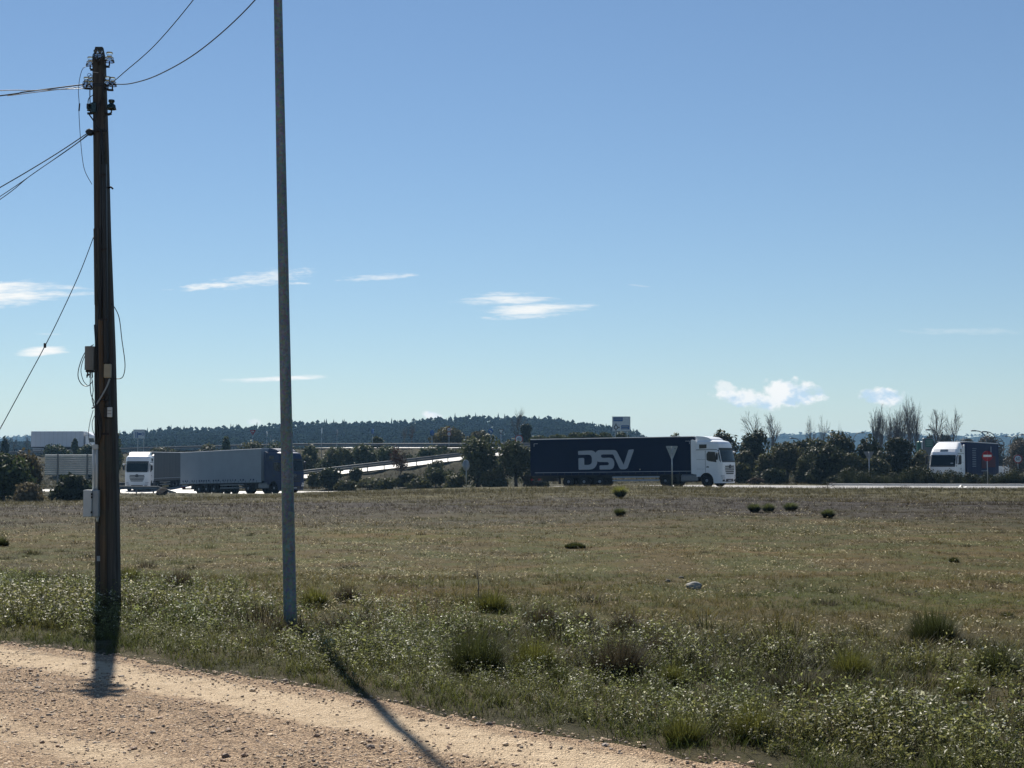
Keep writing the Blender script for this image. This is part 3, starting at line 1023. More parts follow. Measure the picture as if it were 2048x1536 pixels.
def trailer(root, M, curtain, stripe='letter_white', frame='chassis', guard='rail_steel', rail='chassis'):
    """curtain-sided semitrailer; kingpin at x = 0, front at 1.6, rear at -12"""
    X0, X1, HW, ZB, ZT = -12.0, 1.6, 1.275, 1.02, 3.99
    parts = {}
    core = MB(M)
    core.box(X0 + 0.03, X1 - 0.03, -HW + 0.05, HW - 0.05, ZB + 0.1, ZT - 0.06)
    parts['body'] = core.build('load_body', curtain, root)
    MB(M).bbox(X0, X1, -HW, HW, ZT - 0.055, ZT + 0.01, 0.02).build('roof', 'trailer_roof', root)
    for sd in (-1, 1):
        ya, yb = sorted((sd * (HW - 0.06), sd * (HW + 0.004)))
        MB(M).box(X0, X1, ya, yb, ZT - 0.16, ZT - 0.058).build('top_rail', rail, root)
        # curtain with shallow vertical buckling between straps
        n = 64
        rings = []
        for i in range(n + 1):
            x = X0 + 0.12 + (X1 - X0 - 0.24) * i / n
            off = HW - 0.004 + 0.010 * math.sin(i * 0.9 + sd) * math.sin(i * 0.31)
            rings.append([(x, sd * (HW - 0.045), ZB + 0.16), (x, sd * off, ZB + 0.16), (x, sd * (off + 0.006), 2.4), (x, sd * off, ZT - 0.162), (x, sd * (HW - 0.045), ZT - 0.162)])
        cu_ = MB(M).loft(rings).build('curtain', curtain, root)
        parts['curtain%d' % sd] = cu_
        for xx in (X0, X1 - 0.115):
            MB(M).box(xx, xx + 0.115, ya, yb, ZB + 0.1, ZT - 0.164).build('corner_post', rail, root)
        MB(M).box(X0, X1, ya, yb, ZB, ZB + 0.155).build('bottom_rail', frame, root)
        ya, yb = sorted((sd * (HW + 0.012), sd * (HW + 0.018)))
        if stripe:
            MB(M).box(X0 + 0.35, X1 - 0.25, ya, yb, 1.235, 1.275).build('reflective_stripe', stripe, cu_)
        for i in range(22):
            x = X0 + 0.5 + i * 0.59
            MB(M).box(x, x + 0.05, *sorted((sd * (HW + 0.002), sd * (HW + 0.014))), ZB + 0.03, 1.22).build('strap', 'black_plastic', root)
        # side guard bars
        ya, yb = sorted((sd * 1.16, sd * 1.22))
        for z in (0.52, 0.78):
            MB(M).box(-5.15, -1.3, ya, yb, z, z + 0.11).build('side_guard', guard, root)
        for x in (-4.9, -3.2, -1.6):
            MB(M).box(x, x + 0.06, *sorted((sd * 1.1, sd * 1.158)), 0.5, ZB).build('guard_bracket', 'chassis', root)
        # landing leg
        MB(M).box(-0.95, -0.80, *sorted((sd * 0.78, sd * 0.94)), 0.38, ZB).box(-1.02, -0.72, *sorted((sd * 0.72, sd * 1.0)), 0.34, 0.39).build('landing_leg', 'chassis', root)
        MB(M).box(X0 - 0.02, X0 + 0.05, *sorted((sd * 0.75, sd * 1.2)), 0.62, 0.76).build('tail_light', 'sign_red', root)
        for x in (-8.8, -7.5, -6.2):
            wheel(root, M, (x, sd * 1.05, 0.5), sd, 0.38)
        MB(M).box(-9.62, -9.58, *sorted((sd * 0.82, sd * 1.25)), 0.32, 0.98).build('mud_flap', 'rubber', root)
    ch = MB(M)
    for sd in (-1, 1):
        ch.box(X0 + 0.1, X1 - 0.3, sd * 0.55 - 0.07, sd * 0.55 + 0.07, 0.80, ZB)
    for x in (-8.8, -7.5, -6.2):
        ch.box(x - 0.07, x + 0.07, -0.9, 0.9, 0.42, 0.58)
    ch.box(X0 + 0.0, X1, -HW + 0.08, HW - 0.08, ZB - 0.06, ZB + 0.1)
    ch.box(X0 + 0.1, X0 + 0.2, -1.15, 1.15, 0.48, 0.62)
    ch.box(-11.2, -10.2, -0.6, 0.6, 0.55, 0.85)
    ch.build('underframe', 'chassis', root)
    MB(M).box(X0 - 0.03, X0 - 0.002, -HW + 0.03, HW - 0.03, ZB + 0.12, ZT - 0.1).build('rear_door', frame, root)
    return parts


def place(root, loc, head_deg, pitch=0.0):
    """heading in degrees: 0 = +X, positive turns towards the viewer"""
    root.matrix_world = Matrix.Translation(loc) @ Matrix.Rotation(-math.radians(head_deg), 4, 'Z') @ Matrix.Rotation(-pitch, 4, 'Y')


def rz(deg):
    return Matrix.Rotation(math.radians(deg), 4, 'Z')


# ---- navy lorry in the middle
DSV = thing('articulated_lorry', 'white cab lorry pulling a navy trailer with large DSV lettering', 'lorry', group='lorries at the roundabout')
pt = trailer(DSV, Matrix.Identity(4), 'navy_curtain', frame='navy_curtain', guard='letter_white', rail='navy_curtain')
Tractor(DSV, rz(-17), 'white_paint')
place(DSV, (13.3, 118.0, -0.07), 19.0, 0.012)
LOGO = [(967, 352), (975, 343), (1150, 338), (1185, 340), (1215, 350), (1243, 373), (1262, 350), (1285, 339), (1310, 336), (1530, 338), (1552, 343), (1572, 358), (1676, 560), (1752, 345), (1764, 336), (1828, 331),
        (1835, 338), (1834, 350), (1738, 600), (1722, 618), (1698, 628), (1645, 629), (1622, 622), (1606, 603), (1520, 412), (1508, 403), (1355, 401), (1332, 407), (1325, 420), (1326, 438), (1350, 454),
        (1450, 451), (1490, 458), (1515, 478), (1530, 512), (1531, 562), (1516, 602), (1495, 622), (1465, 629), (1312, 629), (1302, 622), (1300, 576), (1308, 565), (1425, 564), (1442, 556),
        (1446, 540), (1440, 524), (1424, 517), (1295, 514), (1267, 503), (1264, 535), (1250, 568), (1222, 602), (1188, 620), (1140, 627), (982, 628), (971, 620), (971, 460), (979, 451), (1044, 450),
        (1058, 456), (1062, 470), (1062, 548), (1068, 556), (1128, 555), (1160, 546), (1176, 528), (1182, 505), (1182, 450), (1172, 422), (1155, 407), (1128, 402), (976, 402), (967, 394)]


def logo_part(name, outline, x0, ztop, scale, mat, parent, y):
    cu_ = bpy.data.curves.new(name, 'CURVE'); cu_.dimensions = '2D'; cu_.fill_mode = 'BOTH'; cu_.extrude = 0.002
    sp_ = cu_.splines.new('POLY'); sp_.points.add(len(outline) - 1); sp_.use_cyclic_u = True
    for q, (u, v) in zip(sp_.points, outline):
        q.co = ((u - 967) * scale, -(v - 335) * scale, 0, 1)
    cu_.materials.append(MATS[mat])
    tmp = bpy.data.objects.new(name + '_curve', cu_)
    COL.objects.link(tmp)
    dg = bpy.context.evaluated_depsgraph_get()
    me = bpy.data.meshes.new_from_object(tmp.evaluated_get(dg))
    bpy.data.objects.remove(tmp)
    me.name = name
    o = bpy.data.objects.new(name, me); COL.objects.link(o)
    if not me.materials:
        me.materials.append(MATS[mat])
    o.parent = parent
    o.matrix_local = Matrix.Translation((x0, y, ztop)) @ Matrix.Rotation(math.radians(90), 4, 'X')
    return o


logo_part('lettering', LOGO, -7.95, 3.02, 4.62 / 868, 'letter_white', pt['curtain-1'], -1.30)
for x0_, x1_ in ((-11.7, -11.35), (0.85, 1.2)):
    MB().box(x0_, x1_, -1.302, -1.298, 3.60, 3.635).box(x0_ if x0_ < -5 else x1_ - 0.04, (x0_ if x0_ < -5 else x1_ - 0.04) + 0.04, -1.302, -1.298, 3.38, 3.599).build('corner_mark', 'letter_white', pt['curtain-1'])
MB().lathe([(0.0, -1.302), (0.06, -1.302), (0.06, -1.297), (0, -1.297)], 10, 'y', (-2.85, 0, 1.43)).build('badge', 'box_beige', pt['curtain-1'])

# ---- grey trailer lorry with dark blue cab
GREY = thing('articulated_lorry', 'plain grey curtain trailer lorry with dark blue cab behind the lamp post', 'lorry', group='lorries at the roundabout')
gp = trailer(GREY, Matrix.Identity(4), 'grey_curtain', stripe=None, frame='grey_curtain', rail='grey_curtain')
Tractor(GREY, rz(3), 'navy_paint')
place(GREY, (-22.2, 132.3, -0.88), 46.8, 0.02)
for i in range(30):
    x = -11.6 + i * 0.41
    if random.random() < 0.8:
        MB().box(x, x + random.uniform(0.1, 0.26), -1.292, -1.288, 1.20, 1.34).build('curtain_print', 'navy_paint', gp['curtain-1'])

# ---- white lorry coming towards the viewer on the left
WHT = thing('articulated_lorry', 'white cab lorry facing the viewer with charcoal trailer beside the utility pole', 'lorry', group='lorries at the roundabout')
trailer(WHT, Matrix.Identity(4), 'charcoal_curtain', frame='charcoal_curtain', rail='charcoal_curtain')
Tractor(WHT, rz(7), 'white_paint')
place(WHT, (-38.3, 154.6, -0.93), 93.0, -0.004)

# ---- white wedge cab lorry on the right
IVE = thing('articulated_lorry', 'white cab lorry with blue printed trailer behind the no entry sign', 'lorry', group='lorries at the roundabout')
ip = trailer(IVE, Matrix.Identity(4), 'blue_curtain', stripe=None, frame='blue_curtain', rail='blue_curtain')
Tractor(IVE, rz(-2), 'white_paint', 'wedge')
place(IVE, (39.9, 133.0, -0.22), 119.5, 0.0)
pr = ip['curtain1']
for i in range(9):
    z = 3.35 - i * 0.2
    MB().box(-2.0 - (0.3 if i == 0 else 0), -0.5, 1.298, 1.303, z, z + (0.10 if i else 0.07)).build('print_line', 'dim_print', pr)
MB().box(-6.2, -4.3, 1.298, 1.303, 1.6, 2.8).build('print_panel', 'red_print', pr)
MB().box(-10.4, -6.8, 1.298, 1.303, 1.7, 2.75).build('print_panel', 'red_print', pr)
MB().box(-8.6, -8.3, 1.305, 1.309, 2.95, 3.65).build('print_bar', 'letter_white', pr)
MB().box(-6.6, -4.2, 1.298, 1.303, 1.32, 1.42).build('print_line', 'dim_print', pr)

# ---- rigid box lorry on the raised road
BOX = thing('box_lorry', 'long white box lorry on the raised road at the far left', 'lorry')
M0 = Matrix.Identity(4)
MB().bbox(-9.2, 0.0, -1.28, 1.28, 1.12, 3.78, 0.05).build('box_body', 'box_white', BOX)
for i in range(12):
    MB().box(-9.1 + i * 0.77, -9.07 + i * 0.77, -1.288, -1.279, 1.2, 3.7).build('panel_seam', 'pvc_grey', BOX)
MB().box(-9.2, 0.0, -1.29, -1.2, 1.0, 1.115).box(-9.0, 0.1, -0.5, 0.5, 0.7, 1.0).build('underframe', 'chassis', BOX)
MB().bbox(-8.9, -6.9, -1.2, -1.1, 0.45, 0.9, 0.02).build('side_guard', 'pvc_grey', BOX)
MB().bbox(0.25, 2.1, -1.22, 1.22, 0.6, 3.1, 0.18).build('cab', 'white_paint', BOX)
MB().prism([(0.95, 1.9), (0.95, 2.6), (1.75, 2.6), (1.95, 1.9)], -1.232, -1.2).build('side_window', 'glass_dark', BOX)
MB().prism([(-1.05, 1.85), (1.05, 1.85), (1.0, 2.75), (-1.0, 2.75)], 2.06, 2.115, 'yz').build('windscreen', 'glass_dark', BOX)
MB().prism([(0.25, 3.1), (0.25, 3.7), (0.6, 3.65), (1.5, 3.1)], -1.1, 1.1).build('roof_deflector', 'white_paint', BOX)
for x in (1.2, -5.6, -6.9):
    for sd in (-1, 1):
        wheel(BOX, None, (x, sd * 1.02, 0.5), sd, 0.35)
bx0 = PX(172, 890, 254)
place(BOX, (bx0.x, 254, 3.75), 4.0)
# ------------------------------------------------------------------ guard rails
def beam_profile(h, z):
    """W shaped beam section as (offset, height) pairs"""
    return [(0.0, z), (0.045, z + h * 0.12), (0.0, z + h * 0.36), (0.0, z + h * 0.64), (0.045, z + h * 0.88), (0.0, z + h), (-0.012, z + h), (-0.012, z)]


def guard_rail(label, pts, spacing=2.0, beams=((0.44, 0.31),), step=2.0, ground_follow=None, post_drop=0.4):
    """pts: points at the foot of the rail"""
    root = thing('guard_rail', label, 'guard rail', pts[0], group='steel guard rails')
    base = Vector(pts[0])
    line = smooth_line(pts, step)
    for z, h in beams:
        mb = MB(Matrix.Translation(-base))
        rings = []
        for i, p in enumerate(line):
            t = (line[min(i + 1, len(line) - 1)] - line[max(i - 1, 0)]); t.z = 0; t.normalize()
            n = Vector((t.y, -t.x, 0))
            rings.append([p + n * o + Vector((0, 0, q)) for o, q in beam_profile(h, z)])
        mb.loft(rings)
        mb.build('beam', 'rail_steel', root)
    acc = 0.0
    for a, b in zip(line[:-1], line[1:]):
        L = (b - a).length
        while acc < L:
            q = a.lerp(b, acc / L) - base
            t = (b - a).normalized(); n = Vector((-t.y, t.x, 0))
            c = q + n * 0.09
            top = beams[-1][0] + beams[-1][1] - 0.03
            MB().box(c.x - 0.05, c.x + 0.05, c.y - 0.06, c.y + 0.06, c.z - post_drop, c.z + top).build('post', 'rail_steel', root)
            acc += spacing
        acc -= L
    return root


def offset_line(road, off, i0=0, i1=None, dz=0.0):
    pts = smooth_line(road['pts'][i0:i1], 2.0)
    out = []
    for i, p in enumerate(pts):
        t = (pts[min(i + 1, len(pts) - 1)] - pts[max(i - 1, 0)]); t.z = 0; t.normalize()
        n = Vector((-t.y, t.x, 0))
        out.append((p.x + n.x * off, p.y + n.y * off, p.z + off * road['tilt'] + dz))
    return out


guard_rail('long guard rail along the near edge of the raised road', offset_line(UPPER, -5.0, 1, 9), spacing=4.0, beams=((0.36, 0.34),), step=4.0)
guard_rail('guard rail climbing with the slip road between bushes', offset_line(RAMP, -3.45, 3, None), spacing=2.0, beams=((0.40, 0.24), (0.66, 0.24)))
gr_pts = [PX(238, 990, 139.0), PX(315, 990, 137.0)]
gr_pts = [(p.x, p.y, -1.02) for p in gr_pts]
gl = guard_rail('short guard rail with buried end in front of the white cab lorry', gr_pts, spacing=2.0, beams=((0.45, 0.32),), step=1.0, post_drop=0.3)
e0, e1 = Vector(gr_pts[1]), Vector((PX(352, 995, 134.5).x, 134.5, -1.05))
base = Vector(gr_pts[0])
mb = MB(Matrix.Translation(-base))
mb.loft([[e0.lerp(e1, t) + Vector((0, -o, q * (1 - t) + 0.05 * t if q < 0.6 else q * (1 - t) + 0.30 * t)) for o, q in beam_profile(0.32, 0.45)] for t in (0.01, 0.35, 0.7, 1.0)])
mb.build('sloped_end', 'rail_steel', gl)
guard_rail('pale guard rail left of the white cab lorry', [(PX(212, 968, 158).x, 158, -0.95), (PX(256, 968, 160).x, 160, -0.9)], spacing=2.0, beams=((0.45, 0.32),))

# timber fence on the raised road at far left
fn = thing('post_and_rail_fence', 'dark post and rail fence below the white box lorry', 'fence', (XD(10, 247), 247, 3.25))
for i in range(5):
    MB().box(i * 1.5, i * 1.5 + 0.1, -0.05, 0.05, -0.4, 1.1).build('fence_post', 'chassis', fn)
for z in (0.35, 0.68, 1.0):
    MB().box(-0.3, 6.6, -0.09, -0.055, z, z + 0.09).build('fence_rail', 'chassis', fn)

# ------------------------------------------------------------------ road signs
def sign_root(name, label, px, d, py_foot=None, face=0.0, group='road signs', z=None):
    x = XD(px, d)
    r = thing(name, label, 'road sign', (x, d, g1(x, d) if z is None else z), math.radians(face), group)
    return r


def post(r, h, rad=0.038, dy=0.03):
    MB().tube([(0, dy, -0.3), (0, dy, h)], rad, 8).build('post', 'galvanised', r)


def zat(r, py):
    """height above the foot that shows at photograph row py"""
    d = r.location.y
    return PX(1024, py, d).z - r.location.z


def disc(r, cz, rad, mat_face, back=False, name='disc'):
    p = MB().lathe([(0.0, -0.006), (rad, -0.006), (rad, 0.006), (0, 0.006)], 28, 'y', (0, 0, cz)).build(name, mat_face, r)
    return p


def ring_face(r, cz, r0, r1, mat, y=-0.0085, name='border'):
    mb = MB()
    for k_ in range(28):
        a0, a1 = 2 * math.pi * k_ / 28, 2 * math.pi * (k_ + 1) / 28
        mb.prism([(q * math.cos(a), cz + q * math.sin(a)) for q, a in ((r0, a0), (r1, a0), (r1, a1), (r0, a1))], y - 0.002, y)
    return mb.build(name, mat, r)


def tri(cz, s, down=True, rc=0.0):
    h = s * math.sqrt(3) / 2
    k_ = -1 if down else 1
    return [(-s / 2, cz - k_ * h / 3), (s / 2, cz - k_ * h / 3), (0, cz + k_ * 2 * h / 3)]


# round sign seen from behind, near the oak
r = sign_root('road_sign', 'round road sign seen from behind beside the evergreen oak', 932, 118, face=180 + 52)
h = zat(r, 920); post(r, h)
disc(r, h - 0.42, 0.45, 'sign_back')
MB().box(-0.06, 0.06, 0.008, 0.03, h - 0.75, h - 0.1).build('bracket', 'galvanised', r)
# give way sign from behind in front of the navy trailer
r = sign_root('road_sign', 'back of a triangular give way sign in front of the navy trailer', 1344, 106, face=180)
h = zat(r, 892); post(r, h - 0.02, 0.045)
cz = h - 0.26
MB().prism([(-0.39, h), (0.39, h), (0.42, h - 0.05), (0.04, h - 0.98), (-0.04, h - 0.98), (-0.42, h - 0.05)], -0.008, 0.0).build('triangle_plate', 'sign_back', r)
MB().box(-0.06, 0.06, 0.001, 0.02, h - 0.9, h - 0.02).build('bracket', 'galvanised', r)
for s in (-1, 1):
    MB().lathe([(0.0, 0.001), (0.035, 0.001), (0.035, 0.012), (0, 0.012)], 8, 'y', (s * 0.22, 0, h - 0.2)).build('bolt', 'chassis', r)
# second give way back; its shade is put into a darker plate colour
r = sign_root('road_sign', 'back of a triangular sign in shade before the dark oaks', 1738, 122.5, face=180)
h = zat(r, 903); post(r, h - 0.02, 0.04)
MB().prism([(-0.40, h), (0.40, h), (0.42, h - 0.04), (0.03, h - 0.78), (-0.03, h - 0.78), (-0.42, h - 0.04)], -0.008, 0.0).build('triangle_plate', 'rail_steel', r)
# no entry
r = sign_root('road_sign', 'red no entry disc in front of the blue printed trailer', 1975, 121.5)
cz = zat(r, 912); post(r, cz + 0.42)
disc(r, cz, 0.43, 'sign_red')
MB().box(-0.34, 0.34, -0.012, -0.007, cz - 0.075, cz + 0.1).build('white_bar', 'sign_white', r)
MB().box(-0.05, 0.05, 0.007, 0.02, cz - 0.3, cz + 0.3).build('bracket', 'galvanised', r)


def limit_sign(label, px, d, pys, rad, words, face=0.0, z=None):
    r = sign_root('speed_limit_sign', label, px, d, face=face, z=z)
    top = zat(r, pys[0]); post(r, top + rad * 0.9)
    for py, wd in zip(pys, words):
        cz_ = zat(r, py)
        disc(r, cz_, rad, 'sign_white')
        ring_face(r, cz_, rad * 0.78, rad * 0.99, 'sign_red')
        if wd:
            text_part('number', wd, rad * 1.05, 'sign_black', r, Matrix.Translation((0, -0.010, cz_)) @ Matrix.Rotation(math.radians(90), 4, 'X'))
    return r


limit_sign('round 60 speed limit sign at the far right edge', 2036, 135, [918], 0.40, ['60'])
limit_sign('round 40 speed limit sign above the slip road near the oaks', 1038, 178, [878], 0.50, ['40'], z=g1(XD(1038, 178), 178))
r2 = limit_sign('two red ringed round signs, one above the other, on one post', 898, 203, [859, 868], 0.30, ['40', '40'])
# give way facing, white with dark border
r = sign_root('road_sign', 'white give way triangle facing the viewer beside a blue arrow sign', 1002, 196)
cz = zat(r, 862); post(r, cz + 0.1, 0.05)
MB().prism(tri(cz, 0.84), -0.008, 0.0).build('triangle_plate', 'sign_black', r)
MB().prism(tri(cz, 0.56), -0.014, -0.009).build('inner_triangle', 'sign_white', r)
# blue arrow
r = sign_root('road_sign', 'blue round sign with white arrow on the bank', 981, 197, face=20)
cz = zat(r, 862.5); post(r, cz + 0.2, 0.045)
disc(r, cz, 0.36, 'sign_blue')
mb = MB()
ca, sa = math.cos(-math.pi / 4), math.sin(-math.pi / 4)
rot = lambda q: (q[0] * ca - q[1] * sa, cz + q[0] * sa + q[1] * ca)
mb.prism([rot(q) for q in ((-0.22, -0.045), (0.06, -0.045), (0.06, -0.14), (0.24, 0), (0.06, 0.14), (0.06, 0.045), (-0.22, 0.045))], -0.012, -0.008)
mb.build('arrow', 'sign_white', r)
r = sign_root('road_sign', 'blue round sign seen nearly edge on left of the double ringed signs', 864, 204, face=48)
cz = zat(r, 866); post(r, cz + 0.2, 0.045); disc(r, cz, 0.42, 'sign_blue')
r = sign_root('road_sign', 'small blue sign seen edge on above the guard rail bush', 745, 212, face=70)
cz = zat(r, 863); post(r, cz + 0.2, 0.045); disc(r, cz, 0.42, 'sign_blue')
# red triangle
r = sign_root('road_sign', 'red give way triangle on the raised road left of the lamp post', 505, 222)
cz = zat(r, 864); post(r, cz + 0.2, 0.05)
MB().prism(tri(cz, 0.95), -0.008, 0.0).build('triangle_plate', 'sign_red', r)
MB().box(-0.22, 0.22, -0.013, -0.009, cz + 0.03, cz + 0.13).build('white_bar', 'sign_white', r)
r = sign_root('road_sign', 'narrow sign seen edge on just left of the lamp post', 533, 222, face=82)
cz = zat(r, 868); post(r, cz + 0.35, 0.05); disc(r, cz, 0.40, 'sign_back')
r = sign_root('road_sign', 'triangular warning sign outline beside the lamp post', 541, 224)
cz = zat(r, 873); post(r, cz + 0.1, 0.04)
MB().prism(tri(cz, 0.55, False), -0.008, 0.0).build('triangle_plate', 'rail_steel', r)
MB().prism(tri(cz, 0.32, False), -0.014, -0.009).build('inner_triangle', 'pvc_grey', r)
r = sign_root('road_sign', 'white sign seen edge on right of the lamp post', 643, 216, face=84)
cz = zat(r, 862); post(r, cz + 0.4, 0.045); MB().bbox(-0.4, 0.4, -0.02, 0.02, cz - 0.35, cz + 0.45, 0.02).build('plate', 'sign_white', r)
r = sign_root('road_sign', 'dark sign seen edge on above the raised road rail', 674, 215, face=80)
cz = zat(r, 865); post(r, cz + 0.3, 0.05); disc(r, cz, 0.45, 'rail_steel')

# roundabout direction board
r = sign_root('direction_sign', 'white roundabout direction board with blue panels behind the navy trailer', 1243, 186)
zt_, zb_ = zat(r, 833), zat(r, 863)
for s in (-1, 1):
    MB().box(s * 0.75 - 0.05, s * 0.75 + 0.05, 0.03, 0.13, -0.3, zt_ - 0.1).build('post', 'galvanised', r)
MB().bbox(-1.14, 1.14, 0.0, 0.03, zb_, zt_, 0.012).build('board', 'sign_white', r)
hh = zt_ - zb_
brd = MB()
for a, b, c, d in ((-1.13, 1.13, zb_ + 0.02, zb_ + 0.07), (-1.13, 1.13, zt_ - 0.07, zt_ - 0.02), (-1.13, -1.08, zb_ + 0.071, zt_ - 0.071), (1.08, 1.13, zb_ + 0.071, zt_ - 0.071)):
    brd.box(a, b, -0.004, -0.001, c, d)
brd.build('border', 'pvc_grey', r)
p1 = MB().box(-1.0, 0.18, -0.006, -0.002, zt_ - 0.6, zt_ - 0.12).build('name_panel', 'sign_blue', r)
p2 = MB().box(-0.02, 0.98, -0.006, -0.002, zb_ + 0.26, zb_ + 0.78).build('name_panel', 'sign_blue', r)
for zz, xa, xb, pp in ((zt_ - 0.32, -0.9, 0.08, p1), (zb_ + 0.60, 0.06, 0.88, p2), (zb_ + 0.36, 0.06, 0.8, p2)):
    MB().box(xa, xb, -0.010, -0.0065, zz - 0.05, zz + 0.05).build('name_line', 'sign_back', pp)
cxs, czs = -0.68, zb_ + 0.52
rg = MB()
for k_ in range(24):
    a0, a1 = 2 * math.pi * k_ / 24, 2 * math.pi * (k_ + 1) / 24
    rg.prism([(cxs + q * math.cos(a), czs + q * math.sin(a)) for q, a in ((0.17, a0), (0.27, a0), (0.27, a1), (0.17, a1))], -0.006, -0.002)
rg.prism([(cxs - 0.05, czs + 0.271), (cxs + 0.05, czs + 0.271), (cxs + 0.05, czs + 0.36), (cxs + 0.12, czs + 0.36), (cxs, czs + 0.5), (cxs - 0.12, czs + 0.36), (cxs - 0.05, czs + 0.36)], -0.006, -0.002)
rg.prism([(cxs + 0.271, czs - 0.05), (cxs + 0.36, czs - 0.05), (cxs + 0.36, czs - 0.12), (cxs + 0.5, czs), (cxs + 0.36, czs + 0.12), (cxs + 0.36, czs + 0.05), (cxs + 0.271, czs + 0.05)], -0.006, -0.002)
rg.prism([(cxs - 0.05, czs - 0.42), (cxs + 0.05, czs - 0.42), (cxs + 0.05, czs - 0.271), (cxs - 0.05, czs - 0.271)], -0.006, -0.002)
rg.build('roundabout_symbol', 'sign_black', r)

# direction board on the far left
r = sign_root('direction_sign', 'pale direction board with dark bars and ring right of the utility pole', 277, 232)
zt_, zb_ = zat(r, 859), zat(r, 877)
for x in (-0.2, 0.75):
    MB().box(x - 0.06, x + 0.06, 0.03, 0.14, -0.3, zt_ - 0.1).build('post', 'galvanised', r)
MB().bbox(-0.9, 0.92, 0.0, 0.03, zb_, zt_, 0.012).build('board', 'sign_white', r)
MB().box(-0.55, -0.40, -0.006, -0.002, zb_ + 0.1, zt_ - 0.4).build('bar', 'sign_blue', r)
MB().box(-0.28, -0.13, -0.006, -0.002, zb_ + 0.1, zt_ - 0.4).build('bar', 'sign_blue', r)
MB().box(-0.1, 0.35, -0.006, -0.002, zb_ + 0.55, zb_ + 0.85).build('name_panel', 'sign_blue', r)
ring = MB()
for k_ in range(20):
    a0, a1 = 2 * math.pi * k_ / 20, 2 * math.pi * (k_ + 1) / 20
    ring.prism([(0.62 + q * math.cos(a), zb_ + 0.7 + q * math.sin(a)) for q, a in ((0.13, a0), (0.24, a0), (0.24, a1), (0.13, a1))], -0.006, -0.002)
ring.build('ring_symbol', 'sign_blue', r)

# large sign seen from behind, made of horizontal planks
r = sign_root('sign_board', 'back of a large slatted metal sign board in front of the bushes', 140, 128, face=182)
zt_, zb_ = zat(r, 909), zat(r, 950)
W2 = 2.15
nS = 11
for i in range(nS):
    z0_ = zb_ + (zt_ - zb_) * i / nS
    hS = (zt_ - zb_) / nS
    MB().loft([[(x, 0.0, z0_ + 0.012), (x, 0.045, z0_ + 0.03), (x, 0.05, z0_ + hS - 0.05), (x, 0.0, z0_ + hS - 0.012), (x, -0.02, z0_ + hS - 0.012), (x, -0.02, z0_ + 0.012)] for x in (-W2, W2)]).build('slat', 'sign_slat', r)
for x in (-1.5, 1.02):
    MB().box(x - 0.06, x + 0.06, 0.055, 0.16, -0.3, zt_ - 0.02).build('post', 'rail_steel', r)

# green totem behind the right hand lorry
r = thing('filling_station_sign', 'green and white totem sign behind the white wedge cab', 'sign', (XD(1857, 158), 158, g1(XD(1857, 158), 158)))
zt_ = PX(0, 876, 158).z - r.location.z
MB().bbox(-0.55, 0.55, 0, 0.4, 0.0, zt_, 0.06).build('pylon', 'rail_steel', r)
MB().bbox(-0.3, 0.5, -0.03, -0.002, zt_ - 0.95, zt_ - 0.12, 0.02).build('green_panel', 'sign_green', r)
for k_ in range(3):
    MB().box(-0.22, 0.42, -0.04, -0.032, zt_ - 0.35 - k_ * 0.22, zt_ - 0.29 - k_ * 0.22).build('panel_line', 'pvc_grey', r)
MB().bbox(-0.75, -0.57, -0.05, 0.4, 0.4, zt_ - 0.35, 0.05).build('white_edge', 'sign_white', r)
MB().bbox(-1.15, -0.77, -0.05, 0.4, 0.4, zt_ - 0.3, 0.12).build('green_edge', 'sign_green', r)
MB().bbox(-1.3, -0.6, -0.4, -0.06, 0.2, 1.5, 0.06).build('blue_cabinet', 'sign_blue', r)

# parked white van behind the blue trailer
r = thing('van', 'small white van half hidden behind the blue printed trailer', 'van', (XD(2016, 175), 175, g1(XD(2016, 175), 175)), math.radians(20))
MB().loft([[(x, y, z) for x, z in ((-2.2, 0.35), (2.2, 0.35), (2.25, 0.95), (1.5, 1.15), (0.9, 1.85), (-2.15, 1.9))] for y in (-0.9, -0.82, 0.82, 0.9)]).build('body', 'white_paint', r)
MB().prism([(1.4, 1.2), (0.88, 1.75), (0.2, 1.75), (0.2, 1.2)], -0.91, -0.89).build('side_window', 'glass_dark', r)
for x in (-1.4, 1.4):
    for s in (-1, 1):
        MB().lathe([(0.1, -0.1), (0.33, -0.1), (0.33, 0.1), (0.1, 0.1)], 14, 'y', (x, s * 0.82, 0.33)).build('wheel', 'rubber', r)

# ------------------------------------------------------------------ street lamps in the distance
def street_lamp(px, py, d, reach, label):
    x = XD(px, d)
    z0 = g1(x, d)
    top = PX(px, py, d).z
    s = 1 if reach > 0 else -1
    r = thing('street_lamp', label, 'street lamp', (x + reach, d, z0), 0, 'distant street lamps')
    H = top - z0
    pts = [(0, 0, -0.2), (0, 0, H - 1.5)]
    for t in np.linspace(0.15, 1, 7):
        a = t * math.pi / 2
        pts.append((-reach * (1 - math.cos(a)), 0, H - 1.5 + 1.45 * math.sin(a)))
    MB().tube(pts, [0.11, 0.09] + [0.075] * 7, 6).build('pole', 'rail_steel', r)
    MB().bbox(-reach - (0.75 if s > 0 else -0.05), -reach + (0.05 if s > 0 else 0.75), -0.16, 0.16, H - 0.14, H + 0.06, 0.05).build('lamp_head', 'rail_steel', r)
    return r


